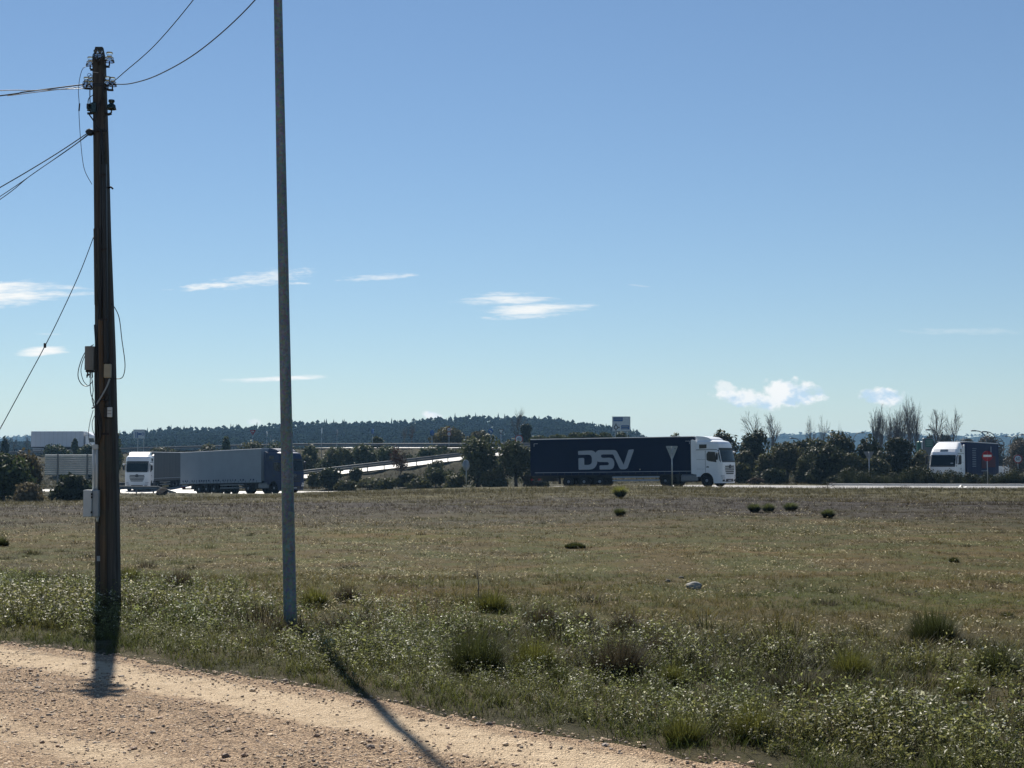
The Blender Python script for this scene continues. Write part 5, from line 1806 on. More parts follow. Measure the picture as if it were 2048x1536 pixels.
bush('shrub', 'scrub below the reddish tree', 815, 138, 948, 60, leaf=0.14, dark=(0.022, 0.024, 0.016), light=(0.06, 0.06, 0.036), group='shrubs round the roundabout')
bush('shrub', 'scrub on the bank left of the round sign', 872, 136, 938, 78, leaf=0.15, dark=(0.02, 0.026, 0.015), light=(0.06, 0.065, 0.036), group='shrubs round the roundabout')
bush('evergreen_oak', 'large evergreen oak right behind the round sign', 955, 131, 877, 98, trunk=0.08, leaf=0.17, dark=OD, light=(0.07, 0.08, 0.042), cat='tree', group='evergreen trees')
bush('evergreen_oak', 'evergreen oak against the rear end of the navy trailer', 1032, 129, 884, 84, trunk=0.1, leaf=0.16, dark=OD, light=(0.062, 0.07, 0.038), cat='tree', group='evergreen trees')
bush('shrub', 'small brown shrub at the rear corner of the navy trailer', 1060, 127.5, 950, 40, leaf=0.13, dark=(0.03, 0.024, 0.016), light=(0.075, 0.06, 0.04), group='shrubs round the roundabout')
bush('evergreen_tree', 'small dark tree below the tall bare tree on the bank', 1051, 214, 849, 26, trunk=0.15, leaf=0.2, dark=(0.006, 0.010, 0.007), light=(0.022, 0.032, 0.018), cat='tree', group='evergreen trees')
for i, (px, tp_) in enumerate(((1078, 871), (1112, 869), (1146, 867), (1180, 864), (1212, 865), (1248, 868))):
    bush('broom_bush', ['leftmost', 'second', 'third', 'fourth', 'fifth', 'rightmost'][i] + ' broom bush showing above the navy trailer roof' + (' from the left' if 0 < i < 5 else ''), px, 186 + i, tp_, 46, leaf=0.2,
         dark=(0.022, 0.03, 0.014), light=(0.06, 0.07, 0.03), group='broom above the navy trailer')
bush('evergreen_oak', 'oak crown just above the front of the navy trailer', 1348, 150, 866, 44, trunk=0.2, dark=OD, light=OL, cat='tree', group='evergreen trees')
bush('evergreen_oak', 'dark oak immediately behind the front of the white cab', 1446, 148, 867, 74, trunk=0.08, dark=(0.008, 0.012, 0.007), light=(0.042, 0.048, 0.024), cat='tree', group='evergreen trees', leaf=0.18)
bush('evergreen_oak', 'oak with a pointed top right of the white cab', 1508, 146, 865, 56, trunk=0.1, dark=(0.008, 0.012, 0.007), light=(0.045, 0.05, 0.026), cat='tree', group='evergreen trees', leaf=0.18)
bush('evergreen_oak', 'pale bushy oak in front of the pointed one', 1492, 137, 898, 56, trunk=0.05, dark=(0.02, 0.024, 0.014), light=(0.07, 0.072, 0.04), cat='tree', group='evergreen trees', leaf=0.16)
bush('evergreen_oak', 'rounded brownish oak with visible stem right of the white cab', 1574, 133, 882, 72, trunk=0.28, dark=(0.022, 0.024, 0.014), light=(0.075, 0.075, 0.042), cat='tree', group='evergreen trees', leaf=0.15)
bush('shrub', 'low dark rounded bush at the kerb right of the white cab', 1548, 127, 936, 58, dark=(0.007, 0.011, 0.006), light=(0.035, 0.042, 0.02), leaf=0.14, group='shrubs round the roundabout')
bush('shrub', 'small reddish shrub at the kerb beside the white cab', 1508, 125, 956, 34, dark=(0.03, 0.022, 0.018), light=(0.07, 0.052, 0.042), leaf=0.12, group='shrubs round the roundabout')
bush('evergreen_oak', 'dark oak behind the rounded brownish oak', 1604, 150, 880, 60, trunk=0.05, dark=(0.009, 0.013, 0.007), light=(0.045, 0.05, 0.026), cat='tree', group='evergreen trees', leaf=0.18)
bush('evergreen_oak', 'wide olive oak in the middle of the oak row', 1678, 138, 867, 100, trunk=0.05, dark=(0.016, 0.018, 0.009), light=(0.058, 0.06, 0.03), cat='tree', group='evergreen trees', leaf=0.17)
bush('evergreen_oak', 'lower dark oak in front of the wide olive oak', 1652, 128, 893, 86, trunk=0.04, dark=(0.008, 0.012, 0.007), light=(0.04, 0.046, 0.024), cat='tree', group='evergreen trees', leaf=0.16)
bush('evergreen_oak', 'very dark round oak left of the white wedge cab', 1792, 130, 873, 96, trunk=0.05, dark=(0.005, 0.008, 0.005), light=(0.028, 0.034, 0.018), cat='tree', group='evergreen trees', leaf=0.16)
bush('evergreen_oak', 'dark oak behind the shaded triangular sign', 1738, 138, 880, 70, trunk=0.05, dark=(0.007, 0.010, 0.006), light=(0.034, 0.04, 0.02), cat='tree', group='evergreen trees', leaf=0.17)
bush('shrub', 'grey twiggy shrub behind the van at the right edge', 2040, 165, 880, 64, dark=(0.04, 0.038, 0.034), light=(0.09, 0.08, 0.07), leaf=0.12, group='shrubs round the roundabout', mat='shrub_leaf')
bush('evergreen_tree', 'rounded grey green tree behind the green totem', 1861, 240, 868, 34, dark=(0.02, 0.026, 0.02), light=(0.05, 0.058, 0.045), cat='tree', group='evergreen trees', leaf=0.22)
bush('evergreen_tree', 'rounded tree between the twin bare poplars', 1892, 255, 871, 30, dark=(0.02, 0.026, 0.02), light=(0.05, 0.058, 0.045), cat='tree', group='evergreen trees', leaf=0.22)
bush('evergreen_tree', 'rounded far tree at the right edge of the view', 2040, 250, 875, 44, dark=(0.02, 0.026, 0.02), light=(0.05, 0.058, 0.045), cat='tree', group='evergreen trees', leaf=0.22)
bush('shrub', 'brownish far shrub above the end of the blue trailer', 1985, 235, 874, 66, dark=(0.035, 0.03, 0.026), light=(0.08, 0.066, 0.055), group='shrubs round the roundabout', leaf=0.18, mat='shrub_leaf')
bush('shrub', 'far scrub right of the green totem', 1935, 245, 877, 70, dark=(0.03, 0.03, 0.026), light=(0.07, 0.066, 0.055), group='shrubs round the roundabout', leaf=0.2, mat='shrub_leaf')


SCRUB = [  # px, depth, top row, width px, label
    (1478, 131, 925, 60, 'scrub at the foot of the pale bushy oak'), (1532, 134, 905, 60, 'olive scrub between the pointed oak and the rounded brownish oak'), (1612, 130, 915, 64, 'olive scrub right of the rounded brownish oak'),
    (1700, 127, 905, 70, 'olive scrub between the lower dark oak and the shaded sign'), (1748, 127, 912, 60, 'scrub at the foot of the shaded triangular sign'), (1836, 132, 905, 50, 'scrub between the very dark oak and the white wedge cab'),
    (1556, 141, 886, 60, 'oak scrub showing behind the rounded brownish oak'), (1640, 143, 878, 60, 'oak scrub left behind the wide olive oak'), (1425, 152, 880, 60, 'oak scrub hidden behind the white cab'),
    (600, 176, 908, 60, 'bank scrub right behind the dark blue cab'), (700, 193, 900, 80, 'bank scrub above the slip road, left of the dark oak'), (812, 190, 905, 70, 'bank scrub behind the reddish tree'), (905, 193, 900, 60, 'bank scrub left of the large evergreen oak'),
    (690, 139, 960, 60, 'low scrub right of the dark bush on the slip road bank'), (770, 136, 958, 66, 'low scrub under the left of the reddish tree'), (842, 134, 955, 60, 'low scrub right of the reddish tree foot'),
    (912, 131, 950, 50, 'low scrub behind the round sign'), (990, 129, 940, 60, 'undergrowth between the two big evergreen oaks'), (1075, 128, 955, 50, 'undergrowth behind the rear wheels of the navy trailer'),
    (628, 150, 946, 40, 'low bush beside the dark blue cab at the foot of the slip road'), (710, 150, 938, 34, 'thin bush in front of the slip road rail, left'), (870, 158, 922, 40, 'thin bush in front of the slip road rail, right'),
    (505, 212, 888, 70, 'bank scrub above the middle of the grey trailer'), (410, 216, 890, 70, 'bank scrub above the rear of the grey trailer'), (330, 220, 893, 70, 'bank scrub above the white cab lorry')]
for px, d, tp_, w, lab in SCRUB:
    bush('scrub_bush', lab, px, d, tp_, w, dark=(0.020, 0.024, 0.012), light=(0.072, 0.074, 0.036), leaf=0.16 if d < 160 else 0.2, group='scrub between the trees', limbs=3)


def blades(n, R, H, spread, width, rng, seg=3, col_base=(0.02, 0.03, 0.01), col_tip=(0.12, 0.13, 0.05), droop=0.5, mix=0.35, mound=0.0):
    """a tuft of n curved tapering blades growing from a disc of radius R"""
    a = rng.random(n) * 2 * np.pi
    r = np.sqrt(rng.random(n)) * R
    base = np.stack([r * np.cos(a), r * np.sin(a), np.zeros(n)], 1)
    a2 = a + rng.normal(size=n) * 0.7
    q = r / max(R, 1e-6)
    lean = spread * (0.25 + 0.75 * q) * (0.5 + rng.random(n))
    L_ = H * (0.55 + 0.5 * rng.random(n)) * (1 - mound * q * q)
    V = []
    side = np.stack([-np.sin(a2), np.cos(a2), np.zeros(n)], 1)
    tint = (1 + mix * (rng.random((n, 1)) - 0.5) * 2)
    Cc = []
    for k_ in range(seg + 1):
        t = k_ / seg
        hor = lean * t + droop * lean * t * t
        p = base + np.stack([np.cos(a2) * hor * L_, np.sin(a2) * hor * L_, L_ * t * (1 - 0.25 * lean * t * t)], 1)
        w = width * (1 - t * 0.92)
        V += [p - side * w / 2, p + side * w / 2] if k_ < seg else [p]
        c = (np.array(col_base) * (1 - t ** 1.6) + np.array(col_tip) * t ** 1.6) * tint  # blade feet kept dark: shade inside the tuft goes into the colour
        Cc += [c, c] if k_ < seg else [c]
    k2 = len(V)
    VV = np.stack(V, 1).reshape(-1, 3); CC = np.stack(Cc, 1).reshape(-1, 3)
    i = (np.arange(n) * k2)[:, None]
    F = []
    for k_ in range(seg - 1):
        o = 2 * k_
        F += [np.hstack([i + o, i + o + 1, i + o + 3]), np.hstack([i + o, i + o + 3, i + o + 2])]
    o = 2 * (seg - 1)
    F.append(np.hstack([i + o, i + o + 1, i + o + 2]))
    return VV, np.vstack(F), CC


# ---- broom along the traffic island, each bush by itself
BROOM = [(1700, 124.0, 932, 50), (1728, 121.6, 930, 52), (1762, 122.0, 936, 50), (1790, 123.0, 938, 46), (1818, 121.8, 937, 46), (1850, 122.4, 936, 48), (1880, 121.7, 939, 44), (1908, 123.0, 940, 44),
         (1936, 121.9, 944, 40), (1958, 123.2, 943, 44), (1990, 122.0, 940, 48), (2018, 121.7, 938, 46), (2046, 122.6, 936, 50), (2080, 122.0, 936, 50), (1672, 123.0, 944, 36)]
ordn = ['first', 'second', 'third', 'fourth', 'fifth', 'sixth', 'seventh', 'eighth', 'ninth', 'tenth', 'eleventh', 'twelfth', 'thirteenth', 'fourteenth', 'fifteenth']
for k_, (px, d, top, w) in enumerate(sorted(BROOM)):
    rng = np.random.default_rng(900 + k_)
    x = XD(px, d); z0 = g1(x, d)
    H = PX(px, top, d).z - z0
    r = thing('broom_bush', ordn[k_] + ' green broom bush along the island kerb, counting from the oaks', 'bush', (x, d, z0), 0, 'broom bushes on the traffic island')
    Wb = w / FPX * d * 0.5
    H = H * (0.75 + 0.5 * rng.random())
    V, F, C = blades(520, Wb * 0.8, H * 1.05, 0.4, 0.03, rng, 2, (0.010, 0.015, 0.007), (0.05, 0.058, 0.027), 0.4, 0.5, 0.45)
    fast_mesh('stems', V, F, C, 'grass_blade', r)
    bl_ = [((rng.normal() * Wb * 0.4, rng.normal() * Wb * 0.4, H * (0.3 + 0.4 * rng.random())), (Wb * (0.3 + 0.25 * rng.random()),) * 2 + (H * 0.3,)) for _ in range(7)]
    V, F, C = crown_leaves(bl_, 1100, 0.075, (0.010, 0.015, 0.007), (0.055, 0.062, 0.028), rng, 0.4)
    V[:, 2] = np.maximum(V[:, 2], 0)
    fast_mesh('foliage', V, F, C, 'shrub_leaf', r)

# ---- bare trees
bare_tree('tall bare tree on the bank above the 40 sign', 1031, 232, 811, 44, 0.35, 3, z=3.2, thick=1.7)
bare_tree('bare tree pair right of the white cab, taller left one', 1512, 205, 818, 58, 0.45, 4, thick=1.6)
bare_tree('bare tree pair right of the white cab, right one', 1541, 208, 823, 46, 0.55, 5, thick=1.6)
bare_tree('left of two small bare trees above the oak row', 1626, 250, 828, 30, 0.6, 6, thick=1.6)
bare_tree('right of two small bare trees above the oak row', 1647, 246, 826, 30, 0.6, 7, thick=1.6)
bare_tree('lone tiny bare tree between the small pair and the big clump', 1686, 285, 838, 24, 0.5, 8, thick=0.7)
for i, (px, tp_, w) in enumerate(((1752, 812, 50), (1766, 803, 46), (1781, 814, 44), (1794, 816, 44), (1806, 806, 46), (1818, 786, 60), (1830, 800, 50))):
    bare_tree(['leftmost', 'second', 'third', 'fourth', 'fifth', 'tallest', 'rightmost'][i] + ' bare poplar of the dense clump above the oaks', px, 216 + (i % 3) * 4, tp_, w * 0.75, 0.8, 20 + i, group='bare poplar clump', thick=1.8, first=20)
bare_tree('left of the twin bare poplars behind the white wedge cab', 1876, 212, 814, 46, 0.55, 12, thick=1.7)
bare_tree('right of the twin bare poplars behind the white wedge cab', 1912, 210, 808, 54, 0.5, 13, thick=1.7)
bare_tree('left half of the bare shrub pair on the raised road skyline', 808, 224, 850, 16, 0.9, 14, thick=1.3)
bare_tree('right half of the bare shrub pair on the raised road skyline', 822, 224, 847, 18, 0.9, 15, thick=1.3)
bare_tree('bare tree at the right edge behind the 60 sign', 2044, 168, 872, 50, 0.3, 16)
bare_tree('far bare tree left of the white box lorry, left one', 24, 262, 868, 22, 0.4, 17, z=3.2)
bare_tree('far bare tree left of the white box lorry, right one', 56, 262, 865, 22, 0.4, 18, z=3.2)
# small reddish tree still holding dry leaves
rt = bare_tree('slender reddish brown tree in front of the slip road rail', 797, 139, 888, 44, 0.6, 19, group=None, name='reddish_tree')
rng = np.random.default_rng(77)
Hh = PX(797, 888, 139).z - rt.location.z
V, F, C = crown_leaves([((0, 0, Hh * 0.62), (0.85, 0.7, Hh * 0.24)), ((-0.3, 0, Hh * 0.8), (0.55, 0.5, Hh * 0.18)), ((0.35, 0, Hh * 0.5), (0.6, 0.5, Hh * 0.14))], 1300, 0.075, (0.045, 0.022, 0.016), (0.12, 0.06, 0.042), rng, 0.1)
fast_mesh('dry_leaves', V, F, C, 'shrub_leaf', rt)
bare_tree('bare twiggy shrub at the road edge right of the navy lorry', 1656, 101.5, 962, 74, 0.05, 33, group=None, name='bare_shrub', thick=1.2)
bare_tree('bare dark shrub on the verge right of the twiggy one', 1802, 99.0, 968, 34, 0.05, 34, group=None, name='bare_shrub', thick=1.6)

# ---- far wood on the hill: reads as one mass
def pine_template(rng, kind):
    V, F, C = [], [], []
    if kind == 0:       # pointed
        layers = 5
        for k_ in range(layers):
            z0 = 0.22 + 0.70 * k_ / layers
            r = 0.115 * (1 - 0.82 * k_ / layers) * (0.85 + 0.3 * rng.random())
            n = 5
            o = len(V)
            V.append((rng.normal() * 0.01, rng.normal() * 0.01, z0 + 0.24))
            for j in range(n):
                a = 2 * math.pi * (j + rng.random() * 0.5) / n
                q = r * (0.7 + 0.6 * rng.random())
                V.append((q * math.cos(a), q * math.sin(a), z0 + 0.03 * rng.normal()))
            F += [(o, o + 1 + j, o + 1 + (j + 1) % n) for j in range(n)]
            C += [0.7 + 0.5 * rng.random()] * (n + 1)
    else:               # rounder pine head
        for k_ in range(4):
            o = len(V)
            c = np.array([rng.normal() * 0.07, rng.normal() * 0.07, 0.5 + 0.38 * rng.random()])
            r = 0.085 + 0.04 * rng.random()
            n = 5
            V += [tuple(c + [0, 0, r * 0.9]), tuple(c - [0, 0, r * 0.5])]
            for j in range(n):
                a = 2 * math.pi * (j + rng.random() * 0.5) / n
                V.append((c[0] + r * math.cos(a), c[1] + r * math.sin(a), c[2] + 0.03 * rng.normal()))
            F += [(o, o + 2 + j, o + 2 + (j + 1) % n) for j in range(n)] + [(o + 1, o + 2 + (j + 1) % n, o + 2 + j) for j in range(n)]
            C += [0.6 + 0.6 * rng.random()] * (n + 2)
    o = len(V)
    V += [(-0.012, 0, 0), (0.012, 0, 0), (0, 0.012, 0), (0, 0, 0.7)]
    F += [(o, o + 1, o + 3), (o + 1, o + 2, o + 3), (o + 2, o, o + 3)]
    C += [0.5] * 4
    return np.array(V), np.array(F), np.repeat(np.array(C)[:, None], 3, 1)


def scatter(temps, pos, yaw, sc, tint, which, sz=None):
    """copies of small meshes merged into one: templates (V, F, C), positions, turns, sizes, colours"""
    VV, FF, CC = [], [], []
    off = 0
    sz = sc if sz is None else sz
    for k_, (V, F, C) in enumerate(temps):
        m = np.where(which == k_)[0]
        if not len(m):
            continue
        c, s = np.cos(yaw[m])[:, None], np.sin(yaw[m])[:, None]
        X = (V[None, :, 0] * c - V[None, :, 1] * s) * sc[m][:, None] + pos[m, 0:1]
        Y = (V[None, :, 0] * s + V[None, :, 1] * c) * sc[m][:, None] + pos[m, 1:2]
        Z = V[None, :, 2] * sz[m][:, None] + pos[m, 2:3]
        VV.append(np.stack([X, Y, Z], 2).reshape(-1, 3))
        FF.append((F[None] + (np.arange(len(m)) * len(V))[:, None, None]).reshape(-1, F.shape[1]) + off)
        CC.append((C[None] * tint[m][:, None, :]).reshape(-1, 3))
        off += len(m) * len(V)
    return np.vstack(VV), np.vstack(FF), np.vstack(CC)


rng = np.random.default_rng(5)
ptemps = [pine_template(rng, 1 if k_ else 0) for k_ in range(8)]
NP = 5600
dd = 520 + 390 * rng.random(NP) ** 0.7
ppx = rng.uniform(-120, 1330, NP)
top = np.interp(ppx, [p[0] for p in RIDGE], [p[1] for p in RIDGE])
hill = np.maximum((932 - top) * 900 / FPX + EYE - 9.5, 0) * smoothstep(520, 900, dd)
ok = hill > 0.6
dd, ppx, hill = dd[ok], ppx[ok], hill[ok]
n_ = len(dd)
hgt = 9.0 + 4.0 * rng.random(n_) ** 1.6 + 2.0 * (hash_noise(ppx * 0.02, dd * 0.02, 3) - 0.5)
V, F, C = scatter(ptemps, np.stack([XD(ppx, dd), dd, hill - 1.0], 1), rng.random(n_) * 6.28, hgt * (0.8 + 0.5 * rng.random(n_)), (np.array([[0.019, 0.031, 0.019]]) * (0.6 + 0.8 * rng.random((n_, 1)))), rng.integers(0, 8, n_), hgt)
tag(fast_mesh('far_wood', V, F, C, 'pine_leaf'), 'dark conifer wood covering the far hill', 'wood', kind='stuff')
# treed skyline of the distant hills
NP = 1500
ppx = rng.uniform(-700, 2800, NP); dd = rng.uniform(2150, 2400, NP)
top = np.interp(ppx, [p[0] for p in FAR], [p[1] for p in FAR])
hz = np.maximum((932 - top) * 2400 / FPX + EYE, 0) * smoothstep(1700, 2400, dd)
V, F, C = scatter(ptemps, np.stack([XD(ppx, dd), dd, hz - 4], 1), rng.random(NP) * 6.28, 16 + 10 * rng.random(NP), (np.array([[0.014, 0.020, 0.013]]) * (0.6 + 0.8 * rng.random((NP, 1)))), rng.choice([1, 2, 3, 5], NP), 7 + 5 * rng.random(NP))
tag(fast_mesh('far_hill_trees', V, F, C, 'pine_leaf'), 'hazy trees on the distant blue hills', 'wood', kind='stuff')

# ------------------------------------------------------------------ ground cover
rng = np.random.default_rng(41)


def weed_template(rng, h, nstem, nleaf, leaf, flower):
    VV, FF, CC = [], [], []
    off = 0
    for s in range(nstem):
        a = rng.random() * 6.28
        ln = h * (0.6 + 0.5 * rng.random())
        lean = 0.15 + 0.45 * rng.random()
        tip = np.array([math.cos(a) * ln * lean, math.sin(a) * ln * lean, ln])
        w = 0.004
        v = np.array([[-w, 0, 0], [w, 0, 0], tip])
        VV.append(v); FF.append(np.array([[0, 1, 2]]) + off); CC.append(np.repeat([[0.05, 0.05, 0.026]], 3, 0)); off += 3
        n = nleaf
        t = 0.12 + 0.86 * rng.random(n)
        c = tip * t[:, None] + rng.normal(size=(n, 3)) * leaf * 0.9
        c[:, 2] = np.maximum(c[:, 2], 0.01)
        N = rng.normal(size=(n, 3)) * 0.6 + np.array([0, 0, 1.0]); N /= np.linalg.norm(N, axis=1, keepdims=True)
        tt = rng.random((n, 1))
        col = np.array([[0.080, 0.094, 0.034]]) * (1 - tt) + np.array([[0.27, 0.285, 0.13]]) * tt
        v, f, cc = leaf_faces(c, N, leaf * (0.5 + 0.7 * rng.random(n)), col, rng, 0.42)
        f3 = np.vstack([f[:, [0, 1, 2]], f[:, [0, 2, 3]]])
        VV.append(v); FF.append(f3 + off); CC.append(cc); off += len(v)
        if rng.random() < flower:
            nf = 3
            c = tip + rng.normal(size=(nf, 3)) * 0.012
            N = rng.normal(size=(nf, 3)) * 0.5 + np.array([0, 0, 1.0]); N /= np.linalg.norm(N, axis=1, keepdims=True)
            v, f, cc = leaf_faces(c, N, np.full(nf, 0.011), np.repeat([[0.55, 0.55, 0.48]], nf, 0), rng, 0.9)
            f3 = np.vstack([f[:, [0, 1, 2]], f[:, [0, 2, 3]]])
            VV.append(v); FF.append(f3 + off); CC.append(cc); off += len(v)
    return np.vstack(VV), np.vstack(FF), np.vstack(CC)


def in_view(x, y, m=1.25):
    return np.abs(x) < 0.346 * m * y + 1.0


# weeds of the verge
wt = [weed_template(rng, 0.22 + 0.10 * rng.random(), 5, 8, 0.017, 0.12) for _ in range(8)] + [weed_template(rng, 0.13, 4, 7, 0.022, 0.05) for _ in range(6)]
N = 90000
x = rng.uniform(-9, 9, N); y = rng.uniform(5.5, 21, N)
s = track_side(x, y)
edge_far = 3.3 + 2.6 * (hash_noise(x * 0.5, y * 0.5, 31) - 0.5) + np.interp(x, [-6, -2, 2, 5], [0.4, 0.2, 0.4, 1.2])
dens = smoothstep(0.0, 0.45, s) * smoothstep(edge_far + 1.6, edge_far - 0.8, s)
dens = dens * smoothstep(0.18, 0.66, 0.6 * hash_noise(x * 0.9, y * 0.9, 33) + 0.4 * hash_noise(x * 2.7, y * 2.7, 32)) * 0.52
ok = (rng.random(N) < dens) & in_view(x, y)
x, y, s = x[ok], y[ok], s[ok]
n_ = len(x)
big = hash_noise(x * 0.8, y * 0.8, 34)
sc = (0.55 + 0.75 * rng.random(n_)) * (0.55 + 0.9 * big) * smoothstep(-0.3, 0.9, s) * np.interp(s, [0, 3, 5], [0.84, 0.8, 0.5])
hue = hash_noise(x * 0.6, y * 0.6, 35)[:, None]
tint = (np.array([[1.05, 0.97, 0.95]]) * (1 - hue) + np.array([[0.85, 0.95, 0.86]]) * hue) * (0.5 + 0.8 * rng.random((n_, 1)))
pos = np.stack([x, y, ground(x, y) - 0.01], 1)
V, F, C = scatter(wt, pos, rng.random(n_) * 6.28, sc, tint, rng.integers(0, len(wt), n_))
print('weeds', n_, len(F))
tag(fast_mesh('verge_weeds', V, F, C, 'weed_leaf'), 'leafy weeds with tiny white flowers along the gravel track', 'weeds', kind='stuff')

# grass of the verge edge and among the weeds
gt = [blades(11, 0.06, 0.15, 0.8, 0.0058, rng, 2, (0.036, 0.040, 0.016), (0.165, 0.158, 0.068), 0.5) for _ in range(6)]
N = 48000
x = rng.uniform(-9, 9, N); y = rng.uniform(5.5, 22, N)
s = track_side(x, y)
dens = smoothstep(-0.06, 0.12, s) * (0.5 + 0.6 * hash_noise(x * 2.3, y * 2.3, 36)) * np.interp(s, [0, 0.6, 2, 7, 9], [1.2, 1.1, 0.5, 0.5, 0.2])
ok = (rng.random(N) < dens) & in_view(x, y)
x, y, s = x[ok], y[ok], s[ok]; n_ = len(x)
dry = (hash_noise(x * 0.9, y * 0.9, 37)[:, None] * np.interp(s, [0, 3, 8], [0.4, 0.9, 1.3])[:, None]).clip(0, 1)
tint = (np.array([[0.85, 1.1, 0.75]]) * (1 - dry) + np.array([[1.45, 1.15, 1.05]]) * dry) * (0.6 + 0.7 * rng.random((n_, 1)))
sc = (0.5 + 0.8 * rng.random(n_)) * np.interp(s, [-0.05, 0.3, 1.0, 9], [0.5, 0.85, 0.95, 0.75])
V, F, C = scatter(gt, np.stack([x, y, ground(x, y) - 0.01], 1), rng.random(n_) * 6.28, sc, tint, rng.integers(0, len(gt), n_))
print('verge grass', n_, len(F))
tag(fast_mesh('verge_grass', V, F, C, 'grass_blade'), 'short green grass at the edge of the gravel track', 'grass', kind='stuff')

# field: short dry turf, thinning with distance
ft = [blades(9, 0.12, 0.10, 1.0, 0.0095, rng, 1, (0.028, 0.023, 0.010), (0.105, 0.084, 0.036), 0.6, 0.6) for _ in range(8)]
N = 60000
y = 15.5 * np.exp(rng.random(N) * math.log(112 / 15.5)); x = rng.uniform(-1, 1, N) * (0.36 * 1.2 * y + 1)
dR, _z = road_sample(RING, x, y)
ok = (np.abs(dR) > 7.4) & (rng.random(N) < 0.45 + 0.75 * hash_noise(x * 0.5, y * 0.9, 38))
x, y = x[ok], y[ok]; n_ = len(x)
yy = y + 26 * (hash_noise(x * 0.06, y * 0.09, 40) - 0.5)
heath = (smoothstep(30, 52, yy) * smoothstep(88, 66, yy) * smoothstep(0.15, 0.55, hash_noise(x * 0.13, y * 0.2, 47)))[:, None]
far = smoothstep(66, 84, yy)[:, None]
patch = hash_noise(x * 0.35, y * 0.6, 42)[:, None]
base_c = np.array([[0.82, 1.1, 0.42]]) * patch + np.array([[1.3, 1.08, 0.68]]) * (1 - patch)
tint = base_c * (1 - heath) + np.array([[0.46, 0.42, 0.50]]) * heath
tint = tint * (1 - far) + np.array([[1.0, 1.05, 0.72]]) * far
gp_ = np.exp(-(((x - 5.2) / 1.9) ** 2 + ((y - 17.7) / 0.8) ** 2))[:, None] + np.exp(-(((x - 2.7) / 1.0) ** 2 + ((y - 18.2) / 0.7) ** 2))[:, None] * 0.7
tint = tint * (1 - gp_.clip(0, 1)) + np.array([[0.9, 1.9, 0.3]]) * gp_.clip(0, 1)
tint = tint * (0.55 + 0.8 * rng.random((n_, 1)))
sc = (0.45 + 0.75 * rng.random(n_)) * np.interp(y, [15, 30, 60, 110], [0.62, 1.0, 1.8, 2.6])
szz = sc * np.interp(y, [15, 35, 60, 84, 110], [0.8, 0.8, 0.85, 1.1, 1.2])
V, F, C = scatter(ft, np.stack([x, y, ground(x, y) - 0.01], 1), rng.random(n_) * 6.28, sc, tint, rng.integers(0, len(ft), n_), szz)
print('field', n_, len(F))
tag(fast_mesh('field_turf', V, F, C, 'dry_grass'), 'short dry turf of the open field', 'turf', kind='stuff')

# pale dead stalks and curled leaves lying in the turf, catching the sun
N = 42000
y = 14.0 * np.exp(rng.random(N) * math.log(75 / 14.0)); x = rng.uniform(-1, 1, N) * (0.36 * 1.15 * y + 1)
ok = (track_side(x, y) > 2.5) & (rng.random(N) < 1.5 * hash_noise(x * 0.45, y * 0.8, 46) ** 2 * np.interp(y, [14, 34, 46, 75], [1, 1, 0.35, 0.2]))
x, y = x[ok], y[ok]; n_ = len(x)
Nn = rng.normal(size=(n_, 3)) * 0.45 + np.array([0, 0.25, 1.0]); Nn /= np.linalg.norm(Nn, axis=1, keepdims=True)
V, F, C = leaf_faces(np.stack([x, y, ground(x, y) + 0.03 + 0.04 * rng.random(n_)], 1), Nn, (0.016 + 0.022 * rng.random(n_)) * np.interp(y, [15, 48, 75], [0.7, 1.2, 1.6]), np.array([[0.47, 0.42, 0.33]]) * (0.6 + 0.7 * rng.random((n_, 1))), rng, 0.35)
tag(fast_mesh('dead_leaves', V, F, C, 'dry_grass'), 'pale dead leaves and stalks lying in the turf', 'dead leaves', kind='stuff')

# grass on the banks and round the roads
bt = [blades(11, 0.24, 0.38, 0.8, 0.030, rng, 1, (0.022, 0.020, 0.011), (0.080, 0.072, 0.036), 0.5, 0.6) for _ in range(6)]
N = 34000
y = rng.uniform(84, 250, N); x = rng.uniform(-1, 1, N) * (0.36 * 1.12 * y)
ok = np.ones(N, bool)
for r_ in ROADS:
    dR, _z = road_sample(r_, x, y); ok &= np.abs(dR) > r_['hw'] + 0.35
dR, _z = road_sample(RING, x, y)
ok &= (rng.random(N) < np.interp(y, [84, 130, 250], [0.85, 0.7, 0.5]))
x, y = x[ok], y[ok]; n_ = len(x)
pt_ = hash_noise(x * 0.15, y * 0.15, 50)[:, None]
tint = (np.array([[0.8, 1.0, 0.7]]) * pt_ + np.array([[1.15, 0.98, 0.8]]) * (1 - pt_)) * (0.5 + 0.8 * rng.random((n_, 1)))
dR, _z = road_sample(RING, x, y)
sc = (0.5 + 0.7 * rng.random(n_)) * np.interp(y, [84, 118, 160, 250], [0.6, 0.75, 1.5, 2.0]) * np.where((dR < 0) & (dR > -14), 0.55, 1.0)
V, F, C = scatter(bt, np.stack([x, y, ground(x, y) - 0.02], 1), rng.random(n_) * 6.28, sc, tint, rng.integers(0, len(bt), n_))
print('bank', n_, len(F))
tag(fast_mesh('roadside_grass', V, F, C, 'dry_grass'), 'rough grass on the road banks and round the roundabout', 'grass', kind='stuff')

